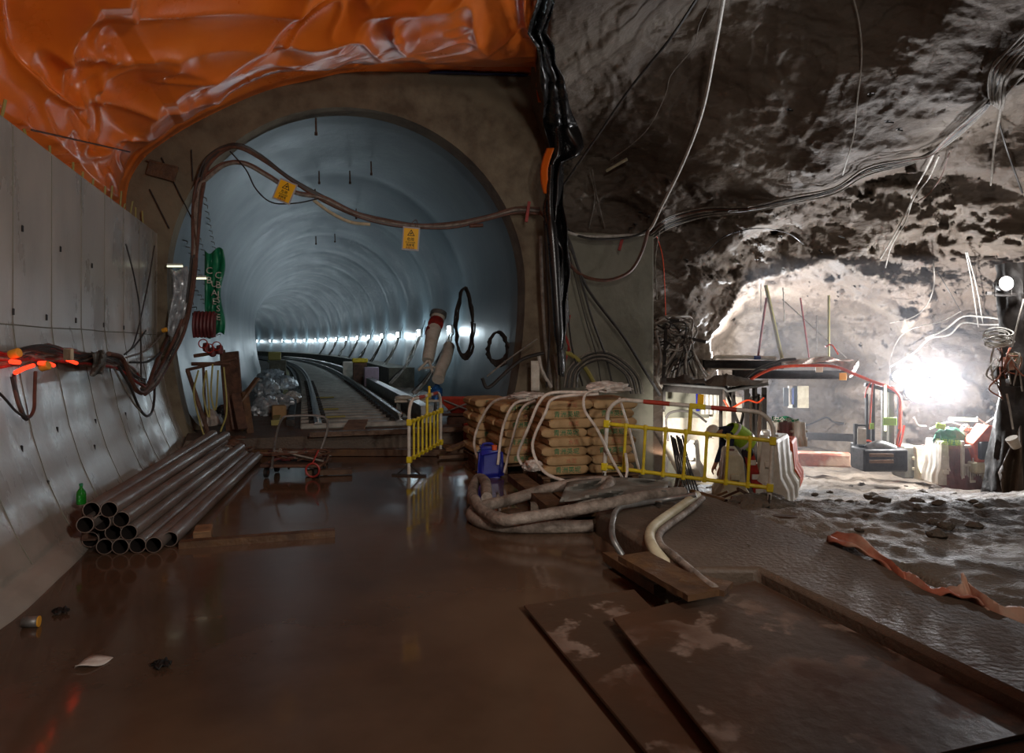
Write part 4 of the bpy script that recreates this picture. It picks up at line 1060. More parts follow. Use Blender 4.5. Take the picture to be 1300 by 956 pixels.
# bundle: along the wall, up, over the arch and across to the stub wall
for i in range(11):
    a = rnd.uniform(-1,1); b = rnd.uniform(-1,1); o1 = rnd.uniform(-3,3)
    lower = i % 3 == 2
    wallp = [WL(182+3*a, 497+10*b*.4, .14), WL(196+4*a, 485+3*a, .16), WL(212+3*a, 458+4*b, .2)]
    up = [H2(232+3*a, 415+6*b), H2(242+4*a, 370, .05*b), H2(247+4*a, 320, .05), H2(250+5*b, 265), H2(254+6*a, 235+4*b)]
    if not lower: top = [H2(262+4*a, 207+4*b), H2(283+3*b, 189+3*a), H2(305, 186+3*a, .05), H2(335+3*a, 202+5*a), H2(370+5*a, 228+5*a)]
    else: top = [H2(262+4*a, 228+4*b), H2(285+3*b, 210+3*a), H2(310, 208+3*a), H2(340, 224+4*a), H2(375, 245+3*a)]
    end = [H2(410, 252+4*a), H2(450, 271+3*a), H2(490, 282+3*b), H2(530, 287+2.5*a), H2(575, 286+3*b), H2(620, 276+3*a), H2(655, 267+3*b), H2(685, 268+5*a)]
    m = ['blackc','brownc','greyc','blackc','rust','brownc'][i%6]
    cable('power_cable', {'blackc':'black','brownc':'reddish brown','greyc':'dusty grey','rust':'rust coloured'}[m]+' cable of the bundle rising up the wall and swagging over the tunnel mouth', wallp+up+top+end, .022+.010*rnd.random(), m, group=g)
cable('power_cable', 'thin black cable hanging in its own loop below the left yellow warning sign', [H2(292,192,.1),H2(312,215,.1),H2(325,240,.1),H2(345,257,.1),H2(375,258,.1),H2(405,252,.1)], .012, 'blackc')
# wall tangle at the left
g = 'cables of the tangle on the left wall'
for i in range(26):
    a = rnd.uniform(-1,1); b = rnd.uniform(-1,1); c_ = rnd.uniform(-1,1)
    pts = [WL(-60, 462+10*a, .12), WL(0, 456+10*a, .14+.03*b), WL(30, 452+9*b, .14), WL(62, 448+11*c_, .16), WL(95, 452+9*a, .14), WL(125, 458+9*b, .13+.03*a), WL(150, 462+8*c_, .13)]
    if i % 3 == 0: pts += [WL(170, 475+8*a, .14), WL(184, 488+6*b, .16)]
    m = ['blackc','greyc','brownc','redc','blackc','greyc','rust'][i%7]
    cable('power_cable', {'blackc':'black','greyc':'dusty grey','brownc':'brown','redc':'dull red','rust':'rusty brown'}[m]+' cable of the thick tangle strung along the left wall', pts, .010+.010*rnd.random(), m, group=g+' '+m)
for pts,r,m,lb in [
    ([(18,475),(20,500),(27,522),(36,530),(43,520),(44,500),(45,472)],.014,'brownc','brown loop hanging below the cable tangle at the far left'),
    ([(16,478),(22,505),(30,528),(34,532)],.018,'blackc','thick black cable hanging straight down below the left end of the tangle'),
    ([(-20,480),(5,505),(20,522),(34,531)],.010,'blackc','thin cable drooping from the left edge of the picture to the hanging loop'),
    ([(150,465),(165,490),(178,520),(188,528),(195,515),(197,470)],.018,'blackc','black loop hanging lowest under the cable bundle on the wall'),
    ([(145,468),(160,495),(172,515),(184,526)],.012,'greyc','grey cable following the lowest black loop on its left'),
    ([(138,449),(155,455),(165,480),(175,497),(186,495),(197,465),(212,430),(225,395)],.030,'brownc','thick brown hose curving in a deep U under the bundle'),
    ([(158,450),(172,438),(185,420)],.012,'blackc','short black branch above the brown U hose'),
    ([(160,454),(185,445),(205,425),(222,400)],.014,'greyc','upper grey branch joining the rising bundle'),
    ([(165,460),(190,458),(210,440),(225,410)],.016,'blackc','lower black branch joining the rising bundle'),
    ([(160,310),(170,350),(178,400),(179,480)],.010,'blackc','thin dark wire running down the left wall to the bundle'),
    ([(196,312),(188,360),(172,430),(160,450)],.010,'blackc','thin wire hanging left of the rising bundle')]:
    cable('power_cable', lb, [WL(x,y,.16) for x,y in pts], r, m)
def redled(pts, lb):
    mb = MB(); mb.tube([WL(x,y,.24) for x,y in pts], .018, 8, sm=4); tag(mb.build('rope_light', M['rled']), lb, 'light')
redled([(14,459),(24,460)], 'glowing red rope light at the left end of the tangle')
redled([(20,473),(30,468),(42,464)], 'longest glowing red rope light in the tangle')
redled([(50,461),(60,461),(68,464)], 'glowing red rope light in the middle of the tangle')
redled([(86,457),(97,461)], 'glowing red rope light at the right of the tangle')
plight('rope_glow', WL(32,470,.34), .5, (1,.12,.06), .05)
for (px,py,lb) in [(19,449,'round orange tape wrap on the cable tangle, left'),(57,465,'orange tape wrap beside the red lights'),(209,419,'orange tape wrap on the rising bundle')]:
    c = WL(px,py,.24); mb = MB(); mb.tube([c-Vector((.035,0,.01)), c+Vector((.035,0,.01))], .038, 12); tag(mb.build('tape_wrap', M['brass'], bev=.006), lb, 'tape')
mb = MB(); R = []
for i in range(12):
    u = i/11; R.append([WL(116+16*w_+3*math.sin(u*4), 446+30*u+2*math.sin(w_*6), .22+.05*math.sin(u*7+w_*8)) for w_ in np.linspace(0,1,8)])
mb.grid(R); tag(mb.build('rag', M['greyt'], solid=.01), 'pale dirty rag tied round the right end of the cable tangle', 'rag')
c = WL(87,450,.26); mb = MB(); mb.cbox(c, (.16,.03,.11), .008, rz=-.6); tag(mb.build('junction_box', M['pb']), 'small beige junction box on the cable tangle', 'box')
# rods sticking out of the wall
t = thing('protruding_peg', 'short pale peg sticking out of the wall right of the brown U hose', 'peg', WL(206,452,.0)); mb = MB(); mb.tube([WL(200,453,.0), WL(216,451,.25)], .014, 6); mb.build('peg', M['pb'], t)
# rebar on top of the wall
for i,(px,y0,y1) in enumerate([(3,150,112),(33,165,143),(64,190,167),(92,208,186),(103,216,198),(117,226,207),(132,236,216),(141,243,216),(152,250,222),(157,252,236),(167,260,234),(172,262,240),(180,268,245)]):
    k1 = (px-650)/F; d = -2.6/(ST+k1*CT); p0 = P(px,y0,d); p0.z = 3.70
    h = max(.1,(y0-y1)/F*d)
    mb = MB(); mb.tube([p0, p0+Vector((rnd.uniform(-.02,.02),0,h*.5)), p0+Vector((rnd.uniform(-.03,.03),0,h+.04))], .014, 6)
    tag(mb.build('starter_bar', M['ylpole']), 'rusty steel starter bar standing up from the top of the left wall', 'rebar', 'starter bars on the wall top')
mb = MB(); mb.tube([P(40,165,6.2), P(165,193,10.2)], .010, 5); tag(mb.build('steel_rod', M['rust']), 'thin rod slung between the starter bars in front of the orange membrane', 'rod')
mb = MB(); mb.bar(HW(188,212,12.9), HW(224,222,12.9), .08, .26); mb.bar(HW(186,204,12.9), HW(226,213,12.9), .10, .03); tag(mb.build('steel_bracket', M['dwood'], bev=.004), 'rusty channel bracket fixed high on the headwall left of the arch', 'bracket')
for i,(x0,y0,x1,y1) in enumerate([(205,200,245,280),(243,190,245,230),(190,240,215,290)]):
    mb = MB(); mb.tube([HW(x0,y0,12.92),HW(x1,y1,12.92)], .012, 5); tag(mb.build('steel_rod', M['dsteel']), 'dark thin rod fixed on the shadowed headwall left of the arch', 'rod', 'rods left of the arch')

# warning signs
def warn(px, py, w, h, rot, label, Y=12.35):
    c = HW(px, py, Y); t = thing('warning_sign', label, 'sign', c); Rm = Matrix.Translation(c) @ Matrix.Rotation(math.radians(4),4,'Z') @ Matrix.Rotation(rot,4,'Y')
    mb = MB(); mb.cbox((0,.006,0), (w*1.18,.006,h*1.16), .003, M4=Rm); mb.build('laminate_sleeve', M['lam'], t)
    mb = MB(); mb.cbox((0,-.004,0), (w,.008,h), .003, M4=Rm); pn = mb.build('panel', M['sign'], t)
    A = Rm @ Matrix.Translation((0,-.012,h*.24)) @ Matrix.Rotation(PI/2,4,'X'); s_ = w*.30; s2_ = s_*.72
    mb = MB(); o3 = [(math.cos(q)*s_, math.sin(q)*s_) for q in (PI/2, PI/2+2.094, PI/2+4.189)]; i3 = [(x*.72, y*.72) for x,y in o3]
    v = [(x,y,0) for x,y in o3+i3]; mb.raw(v, [(0,1,4,3),(1,2,5,4),(2,0,3,5)], 0, A)
    mb.raw([(.01*1,s_*.42,0),(-.030,-.01,0),(.0,-.0,0),(-.01,-s_*.32,0),(.03,.02,0),(.0,.015,0)], [(0,1,2,5),(5,2,3,4)], 0, A); mb.build('lightning_triangle', M['signb'], pn, solid=.003, smooth=False)
    for k_, (tx_, sz, zz, m_) in enumerate([('危險',.10,-.03,'signb'),('DANGER',.066,-.13,'signb'),('高壓電',.075,-.22,'signb'),('有電勿近',.06,-.31,'redc')]):
        v_, f_ = textmb(tx_, sz*h/.5*.9); mb = MB(); mb.raw(v_, f_, 0, Rm @ Matrix.Translation((0,-.012,zz*h/.42*.62)) @ Matrix.Rotation(PI/2,4,'X')); mb.build('lettering', M[m_], pn, solid=.003, smooth=False)
    return t
warn(361.5,243,.27,.33,math.radians(22),'tilted yellow electric warning sign hanging on the cables at the left of the arch')
warn(521.5,303,.26,.37,math.radians(4),'upright yellow electric warning sign hanging under the lowest point of the cables')
cable('sign_cord', 'thin brown cord loop holding the upright warning sign', [HW(517,291,12.38),HW(528,279,12.45),HW(531,290,12.38)], .006, 'brownc', 'cord')
cable('light_hose', 'pale greenish length of hose tied under the swag between the two warning signs', [H2(398,254,.05),H2(420,270,.05),H2(445,282,.05),H2(470,285,.05)], .03, 'pb', 'hose')
cable('pale_socket', 'pair of pale connectors hanging on the swag near the right side of the arch', [H2(596,287,.06),H2(613,286,.06)], .035, 'brownc', 'connector', sm=0, seg=10)
for (a,b,lb) in [((672,256),(668,282),'red clamp fixing the cable bundle to the headwall right of the arch'),((790,303),(786,318),'small red clamp on the top of the stub wall')]:
    mb = MB(); mb.bar(HW(*a,12.6), HW(*b,12.6), .06, .05); tag(mb.build('cable_clamp', M['redc'], bev=.004), lb, 'clamp')

# cables around the stub wall
Y1 = 12.55
def S(px, py, o=0): return HW(px, py, Y1-o)
for pts,r,m,lb in [
  ([(685,268),(700,285),(712,318),(735,347),(768,356),(798,346),(814,322),(823,292)],.035,'brownc','thick brown hose hanging in a wide U across the grey stub wall'),
  ([(685,272),(715,292),(745,300),(790,299),(822,294),(840,262),(868,205),(892,140),(908,60),(920,-10)],.030,'whitec','long pale cable climbing from the stub wall top up across the rock'),
  ([(690,262),(718,290),(750,303),(800,301),(826,290)],.025,'blackc','black cable sagging along the stub wall top'),
  ([(695,285),(720,300),(735,345),(750,400),(768,450),(778,490)],.022,'blackc','black cable slanting down the stub wall, left of the thickest one'),
  ([(700,300),(722,310),(745,365),(790,425),(818,470),(838,502)],.030,'blackc','thickest black cable slanting across the stub wall to its lower right'),
  ([(722,320),(742,400),(757,450),(764,492)],.010,'blackc','thin black wire hanging straight down the stub wall'),
  ([(686,300),(688,360),(692,430),(700,490)],.035,'greyc','grey hose running down left of the black liner'),
  ([(691,280),(694,350),(697,420),(694,492)],.022,'blackc','black cable running down left of the black liner'),
  ([(716,300),(720,380),(726,440),(740,490)],.020,'blackc','black cable right of the liner'),
  ([(719,395),(716,420),(722,440),(714,470)],.020,'redc','tangle of red cord at the lower end of the liner'),
  ([(724,400),(718,425),(724,445)],.014,'redc','second length of red cord beside the liner'),
  ([(712,447),(728,452),(745,470),(757,492)],.045,'ylpole','ochre hose arching down behind the nearest bag stack'),
  ([(684,452),(688,470),(700,492)],.035,'whitec','pale hose curving down to the middle bag stack'),
  ([(702,450),(706,470),(708,494)],.025,'greyc','grey hose beside the pale one behind the bag stack'),
  ([(690,448),(665,455),(645,470),(620,492),(612,480)],.035,'blackc','dark hose sweeping left along the foot of the headwall'),
  ([(682,430),(662,444),(640,460),(618,478)],.016,'greyc','thin grey cable above the dark sweeping hose'),
  ([(715,235),(760,170),(800,112),(850,50),(890,-10)],.022,'blackc','straight dark cable rising diagonally across the rock'),
  ]:
    if 'rising diagonally' in lb or 'climbing' in lb: 
        q = []
        for j,(x,y) in enumerate(pts):
            q.append(P(x,y, S(x,y).y if y > 290 else S(820,200).y-(290-y)/290*4.6))
        cable('power_cable', lb, q, r, m)
    else: cable('power_cable', lb, [S(x,y,.04*rnd.random()) for x,y in pts], r, m)
for i in range(6):
    e = i*3.2
    cable('power_cable', 'nested cable arching over in a half circle low on the stub wall', [S(716+e,492,.02*i),S(722+e*.8,468+e*.3,.02*i),S(745+e*.3,449+e*.7,.02*i),S(772-e*.2,447+e*.7,.02*i),S(797-e*.6,462+e*.5,.02*i),S(812-e,480,.02*i),S(817-e,500,.02*i)], .016, 'greyc' if i%2==0 else 'blackc', group='nested arching cables')
mb = MB(); c = S(712,337,.05); mb.tube([S(711,350,.1),S(712,342,.1),S(715,335,.1),S(710,333,.1)], .014, 8, sm=3); tag(mb.build('yellow_tie', M['yellow']), 'small yellow tie hanging on the black liner', 'tie')
mb = MB(); R=[[S(674+11*u, 458+38*v_, .02+.01*math.sin(u*7)) for u in np.linspace(0,1,6)] for v_ in np.linspace(0,1,8)]; mb.grid(R); tag(mb.build('hanging_paper', M['pw'], solid=.004), 'pale pinkish sheet hanging behind the middle bag stack', 'sheet')

# =============== CABLES ON THE ROCK ===============
Dg = D; kk_ = k; vv_ = v
kk_ = np.linspace((674-650)/F, (1900-650)/F, NK); vv_ = np.concatenate([np.linspace(-.34, .62, 330), np.linspace(.63, 2.4, 100)])
def RK(px, py, off=.12):
    a = (px-650)/F; b = (HY-py)/F; i = int(np.clip(np.searchsorted(kk_, a), 2, NK-3)); j = int(np.clip(np.searchsorted(vv_, b), 2, NV-3))
    return P(px, py, float(Dg[i-2:i+3, j-2:j+3].min())-off)
def rcable(lb, pts, r, m, group=None, off=.12, name='power_cable', cat='cable'):
    cp = catmull([Vector((x,y,0)) for x,y in pts], 5)
    q = [RK(p.x, p.y, off) for p in cp]
    # smooth depth, keep sight line
    d = np.array([p.y for p in q]); 
    for _ in range(6): d[1:-1] = np.minimum(d[1:-1], (d[:-2]+d[2:])/2*.5+d[1:-1]*.5)
    q = [P(p.x, p.y, float(dd_)) for p, dd_ in zip(cp, d)]
    return cable(name, lb, q, r, m, cat, group, 6, 0)
rcable('thin pale wire wandering up the rock beside the diagonal dark cable', [(775,203),(800,185),(825,160),(845,120),(852,95),(880,60),(888,30),(905,-5)], .008, 'greyc')
rcable('pale wire hanging down the dark rock ceiling', [(1083,-5),(1091,30),(1094,75),(1088,130),(1084,170),(1070,222)], .011, 'whitec')
for i in range(8):
    o1 = rnd.uniform(-1,1); o2 = rnd.uniform(-1,1)
    m = ['greyc','blackc','brownc','greyc','blackc','greyc','blackc','greyc'][i]
    rcable('cable of the long bundle draped across the dark rock ceiling', [(826,292+3*i*.6),(850,275+2*i),(895,264+1.6*i),(950,262+2*o1+i),(1010,250+2*i*.5+o2*2),(1060,238+o1*3+i),(1100,214+i*1.2+o2*2),(1150,202+i*1.1),(1180,196+o1*3),(1205,172+i*1.4),(1235,146+i*1.5),(1256,126+i),(1258+i*1.7,98+i),(1264+i*1.7,78+i*1.2),(1285,62+i*1.5),(1320,35+i*4)], .016 if m!='greyc' else .018, m, 'cables draped across the rock ceiling')
for i in range(5):
    rcable('pale cable bunch curving in the upper right corner of the rock', [(1330,10+9*i),(1300,42+7*i),(1272+3*i,72+5*i),(1258+4.5*i,92+4*i),(1256+4.5*i,118+3*i),(1260+3*i,132+2*i)], .022, 'greyc', 'pale cables in the upper right corner')
for pts,r,m,lb in [
  ([(1185,196),(1172,222),(1158,246),(1156,258),(1140,290),(1124,318),(1118,328)],.018,'whitec','bright pale cable hanging down from the ceiling bundle, left one of the pair'),
  ([(1192,198),(1180,225),(1160,252),(1150,280),(1132,312),(1124,340)],.014,'whitec','bright pale cable hanging down from the ceiling bundle, right one of the pair'),
  ([(1205,194),(1196,222),(1180,245),(1165,256)],.012,'brownc','reddish cable branching off the ceiling bundle'),
  ([(1320,80),(1295,100),(1275,125),(1268,155),(1262,190),(1258,235)],.020,'greyc','grey cable hanging at the upper right, right of the bunch'),
  ([(1268,155),(1280,195),(1298,245)],.018,'blackc','black cable slanting down at the right edge of the rock'),
  ([(1185,330),(1186,360),(1178,385),(1160,402),(1130,410)],.014,'greyc','thin cable curling above the second opening'),
  ([(1175,430),(1200,418),(1222,402),(1245,402),(1272,405)],.022,'whitec','upper pale cable along the rock above the lit opening'),
  ([(1130,466),(1160,448),(1180,430),(1205,425),(1222,410),(1246,412),(1272,412)],.022,'whitec','lower pale cable along the rock above the lit opening'),
  ([(1130,480),(1132,450),(1145,425),(1165,415),(1195,408),(1220,395)],.014,'greyc','grey cable looping down beside the floodlights'),
  ([(1190,345),(1208,375),(1222,400)],.010,'blackc','black wire slanting to the junction above the lit opening'),
  ([(1226,320),(1234,360),(1242,415)],.014,'whitec','left of the twin pale cables hanging before the lit rock'),
  ([(1228,320),(1240,365),(1248,412)],.014,'whitec','right of the twin pale cables hanging before the lit rock'),
  ([(832,295),(840,320),(843,345),(845,400),(843,420)],.009,'orangec','orange wire hanging down the rock right of the stub wall'),
  ([(838,290),(832,330),(834,380)],.012,'greyc','grey wire hanging beside the orange wire'),
  ([(895,322),(920,300),(960,290),(1000,296),(1020,310)],.012,'blackc','dark wire sagging under the ceiling bundle'),
  ([(748,215),(755,250),(748,290)],.012,'greyc','left thin wire in the dark recess above the stub wall'),
  ([(752,215),(758,250),(768,290)],.012,'greyc','right thin wire in the dark recess above the stub wall')]:
    rcable(lb, pts, r, m)
mb = MB(); mb.tube([RK(770,217,.15),RK(796,202,.15)], .03, 6); tag(mb.build('pale_stick', M['pb']), 'pale stick wedged in the rock above the stub wall', 'stick')
# rock bolts
for (px,py) in [(806,285),(812,270),(822,275),(800,290),(1104,120),(1125,155),(1140,165),(1000,140),(960,330),(990,300),(1066,300),(1040,318),(870,330)]:
    p = RK(px,py,.02); mb = MB(); mb.tube([p, p+Vector((rnd.uniform(-.05,.05),-.16,-.06))], .014, 6); mb.lathe([(.05,-.0),(.05,.012)], p+Vector((0,-.03,0)), 8, M4=None); tag(mb.build('rock_bolt', M['dsteel']), 'steel rock bolt end sticking out of the sprayed rock', 'bolt', 'rock bolts')
# tangle of pale cables on the rock right of the stub wall
for i in range(56):
    m = ['whitec','greyc','greyc','whitec','blackc','greyc'][i%6]
    if i < 24:   # horizontal loops
        y0 = 404+rnd.uniform(0,40); x0 = 832+rnd.uniform(-2,6); x1 = x0+rnd.uniform(25,52)
        pts = [(x0,y0),(x0+12,y0+rnd.uniform(-6,8)),((x0+x1)/2,y0+rnd.uniform(-8,10)),(x1,y0+rnd.uniform(-4,20)),(x1-8,y0+rnd.uniform(15,32)),((x0+x1)/2-5,y0+rnd.uniform(20,40))]
    else:        # fan hanging down
        x0 = 868+rnd.uniform(-8,10); x1 = 836+(i-24)/32*66; y1 = 474+rnd.uniform(0,12)
        pts = [(x0,428+rnd.uniform(-3,5)),((x0*2+x1)/3+rnd.uniform(-4,4),446+rnd.uniform(-2,6)),((x0+2*x1)/3,462+rnd.uniform(-3,3)),(x1,y1)]
    q = catmull([P(x,y,13.9+rnd.uniform(-.25,.15)) for x,y in pts], 5)
    cable('power_cable', {'whitec':'pale','greyc':'dusty grey','blackc':'black'}[m]+' cable of the '+('looped' if i<24 else 'fanned-out hanging')+' tangle on the rock right of the stub wall', q, .014+.008*rnd.random(), m, group='%s tangle of %s cables by the rock'%('looped' if i<24 else 'fanned', m), sm=0, seg=6)
for a,b,lb in [((872,429),(896,434),'rusty bar carrying the cable fan, right'),((834,407),(862,407),'rusty bar above the looped cable tangle'),((846,404),(842,486),'upright dark bar behind the looped cable tangle')]:
    mb = MB(); mb.bar(P(*a,13.75), P(*b,13.75), .06, .06); tag(mb.build('steel_bar', M['dsteel'], bev=.004), lb, 'bar')
for pts,lb in [([(832,420),(838,450),(834,480),(846,498)],'grey hose end dropping beside the canopy left corner'),([(836,478),(842,490),(848,505)],'black hose end beside the canopy left corner')]:
    cable('power_cable', lb, [P(x,y,13.2) for x,y in pts], .03, 'greyc')

# =============== CANOPY CAGE ===============
dC = 12.6
t = thing('canopy_shelf', 'steel sheet canopy on posts heaped with dirt, behind the barrier and the worker', 'shelter', P(905,600,dC))
mb = MB(); R = []
for i in range(30):
    u = i/29; px = 838+138*u; sag = 487+ (2.5*u*4 if u < .62 else 10-(u-.62)*24) 
    R.append([P(px, sag-6*w_, dC-.45+1.3*w_) for w_ in (0,.3,.7,1)])
mb.grid(R); mb.build('roof_sheet', M['gsteel'], t, solid=.04)
mb = MB(); mb.bar(P(842,492,dC-.4), P(916,497,dC-.4), .06, .14); mb.build('edge_beam', M['dsteel'], t)
for px,y1 in ((915,600),(931,598),(948,600),(958,602),(970,600),(843,520)):
    mb = MB(); mb.bar(P(px,492,dC-.3+.1*(px%3)), P(px,y1,dC-.3+.1*(px%3)), .075 if px>940 else .05, .06); mb.build('post', M['dsteel'], t)
for a,b in (((921,496),(940,545)),((950,500),(935,560)),((925,495),(934,515)),((944,492),(952,503)),((963,500),(957,560))):
    mb = MB(); mb.bar(P(*a,dC), P(*b,dC), .04, .05); mb.build('brace', M['dsteel'], t)
mb = MB(); R = []
for i in range(40):
    u = i/39; px = 846+124*u
    hgt = 7*math.exp(-((u-.18)/.08)**2)+11*math.exp(-((u-.55)/.13)**2)+5*math.exp(-((u-.75)/.12)**2)+1
    R.append([P(px, 486+ (3 if u>.4 else 0)+4*u*(u<.6)-hgt*math.sin(w_*PI)-6*w_, dC-.4+1.2*w_) + Vector((0,0,.02*float(vn(px*.6,w_*9,0,5)))) for w_ in np.linspace(0,1,10)])
mb.grid(R); tag(mb.build('dirt_heap', M['mud']), 'dark dirt heaped on top of the steel canopy', 'dirt')
mb = MB(); mb.cbox(P(872,510,dC+.5), (.85,.04,.62), .01); tag(mb.build('grey_panel', M['pier']), 'grey-green panel under the left of the canopy', 'panel')
mb = MB(); mb.cbox(P(886,510,dC+.3), (.07,.05,.36), .01); tag(mb.build('blue_strip_sign', M['bluep']), 'narrow blue strip sign hanging under the canopy', 'sign')
for i in range(5):
    px = 892+5.2*i; mb = MB(); mb.bar(P(px,498,dC+.35), P(px,526,dC+.35), .055, .05); tag(mb.build('upright_board', M['pw']), 'white upright slat in the row under the canopy', 'slat', 'white slats under the canopy')
for i,(px,w_) in enumerate([(925,.1),(938,.12),(953,.1),(964,.09)]):
    mb = MB(); mb.cbox(P(px,548,dC+.5), (w_,.04,1.35), .01); tag(mb.build('white_board', M['cream']), ['first from the left of the tall pale boards stored behind the canopy posts','second from the left of the tall pale boards stored behind the canopy posts','third from the left of the tall pale boards stored behind the canopy posts','rightmost tall pale board stored behind the canopy posts'][i], 'board')
cable('orange_cable', 'glowing orange cable swagged between the canopy posts', [P(919,508,dC-.45),P(927,518,dC-.45),P(940,512,dC-.45),P(950,508,dC-.45),P(962,511,dC-.45),P(970,505,dC-.45)], .016, 'orangec')
# pale hoarding behind the worker
mb = MB(); R = [[P(842+82*u, 515+ (8 if u<.2 else 0)+ 100*v_ , dC+.75+.05*math.sin(u*14)) for u in np.linspace(0,1,24)] for v_ in np.linspace(0,1,6)]
mb.grid(R); tag(mb.build('pale_hoarding', M['cream'], solid=.03), 'brightly lit cream board hoarding behind the bending worker', 'hoarding')
cable('bent_pipe', 'dark bent pipe pair rising over the cream hoarding', [P(848,560,11.8),P(846,530,11.8),P(858,522,11.8),P(880,524,11.8),P(897,536,11.8)], .02, 'dsteel', 'pipe')

# plastic water barriers
def jersey(name, label, loc, rz, w, h, d, m, slots=2, tilt=0, group=None):
    t = thing(name, label, 'barrier', loc, rz, group)
    mb = MB(); prof = [(-d/2,0),(-d/2,.22*h),(-d*.30,.42*h),(-d*.22,.95*h),(-d*.16,h),(d*.16,h),(d*.22,.95*h),(d*.30,.42*h),(d/2,.22*h),(d/2,0)]
    n = 12; rows = []
    for i in range(n+1):
        x = -w/2+w*i/n; rec = .75 if (slots and i in (3,4,8,9)) else 1
        rows.append([Vector((x, y*(rec if .05<z/h<.95 else 1), z)) for y,z in prof+[prof[0]]])
    mb.grid(rows); q = len(prof)+1; mb.f.append(tuple(range(len(prof)))[::-1]); mb.m.append(0); mb.f.append(tuple(n*q+i for i in range(len(prof)))); mb.m.append(0)
    mb.build('shell', M[m], t, local=True, bev=.012, ang=30)
    for x in (-w/2-.02, w/2+.02):
        for z in (.3*h,.62*h):
            mb = MB(); mb.cbox((x,0,z), (.06,.12,.10*h), .01); mb.build('coupling_lug', M[m], t, local=True)
    mb = MB(); mb.lathe([(.04,h-.01),(.04,h+.02),(.03,h+.025)], seg=12); mb.build('filler_cap', M['pm'] if m=='pb' else M[m], t, local=True)
    if tilt: t.rotation_euler = (0, tilt, rz)
    return t
def gp(px, py_foot, d): p = P(px, py_foot, d); return p
jersey('water_barrier', 'beige translucent plastic barrier end-on behind the yellow barrier, right of the worker', P(929,641,9.8), 1.35, .9, .78, .50, 'pb')
jersey('water_barrier', 'small white plastic barrier left of the worker legs', P(879,607,11.6), 1.2, .6, .62, .34, 'pw')
jersey('water_barrier', 'large white plastic barrier leaning beside the right foot of the yellow barrier', P(985,634,10.8), 1.0, .9, 1.0, .52, 'pw', tilt=.0)
jersey('water_barrier', 'second white plastic barrier behind the leaning one', P(972,618,11.9), 1.2, .8, .95, .45, 'pw')
jersey('water_barrier', 'orange plastic barrier at the right end of the row', P(1002,612,12.3), 1.1, .8, .78, .42, 'po')
jersey('water_barrier', 'beige plastic barrier between the white and orange ones', P(996,620,11.7), 1.1, .8, .62, .45, 'pb')
mb = MB(); a, b = P(951,640,10.4), P(928,545,11.2); mb.bar(a, b, .22, .03); tag(mb.build('leaning_board', M['wood']), 'orange-brown board leaning right of the beige barrier', 'board')
mb = MB(); a, b = P(958,640,10.3), P(934,560,11.0); mb.bar(a, b, .06, .02); tag(mb.build('leaning_board', M['gsteel']), 'grey strip leaning against the orange-brown board', 'board')
t = thing('red_mesh_barrier', 'red and white plastic mesh barrier leaning beside the right foot of the yellow barrier', 'barrier', P(960,640,10.4))
mb = MB(); a, b = P(966,636,10.3), P(950,575,10.9); mb.bar(a, b, .16, .04); mb.build('panel', M['redc'], t)
for u in (.2,.5,.8):
    mb = MB(); c = a.lerp(b,u)+Vector((0,-.06,0)); mb.cbox(c, (.12,.02,.08), .01); mb.build('white_patch', M['pw'], t)
mb = MB(); c = P(960,570,10.95); mb.cbox(c, (.02,.02,.02), .005)
for i,(px,lb) in enumerate([(905,'left'),(912,'middle'),(918,'right')]):
    pass
# black hose strands left of the worker
for i in range(7):
    cable('rubber_hose', 'black hose hanging in the bunch between bag stack and worker', [P(852+2.4*i,553+2*(i%3),9.9),P(857+2.6*i,580,9.7+.05*(i%2)),P(862+3*i,605,9.6),P(866+3.6*i,628,9.5)], .014, 'blackc', 'hose', 'black hoses hanging by the bag stack')
# debris and sticks near the worker's feet
for i in range(14):
    a = Vector((rnd.uniform(2.25,3.1), rnd.uniform(8.3,9.3), 0)); a.z = gz(a.x,a.y)+.08; b = a+Vector((rnd.uniform(-.35,.35), rnd.uniform(-.3,.3), rnd.uniform(-.02,.2)))
    mb = MB(); mb.bar(a, b, .03, .03); tag(mb.build('wood_offcut', M['wood' if i%2 else 'rust']), 'small stick in the debris below the worker', 'stick', 'sticks in the debris below the worker')
for i in range(90):
    x = rnd.uniform(2.2,9.5); y = rnd.uniform(5.2,11) if i < 60 else rnd.uniform(11,19)
    if x < 1.0+(y)*.27: x += 1.6
    r = rnd.uniform(.02,.07)*(1.6 if i>=60 else 1); crumple('mud_clod', (x,y,gz(x,y)+r*.3), (r*1.3,r,r*.7), 'mud', 'lump of mud lying on the churned ground of the right side', 'clod', seed=i, nu=8, nv=6, group='mud lumps on the churned ground')
mb = MB(); p = G(945,652,.13); mb.bar(p+Vector((-.25,.05,.0)), p+Vector((.45,-.18,.0)), .08, .03); tag(mb.build('mud_plank', M['dwood']), 'mud covered plank below the right foot of the yellow barrier', 'plank')
crumple('mud_heap', Vector((2.72,7.5,.02)), (.33,.22,.12), 'mud', 'mound of mud burying the right foot of the yellow barrier', 'heap', seed=91, flat=.4)

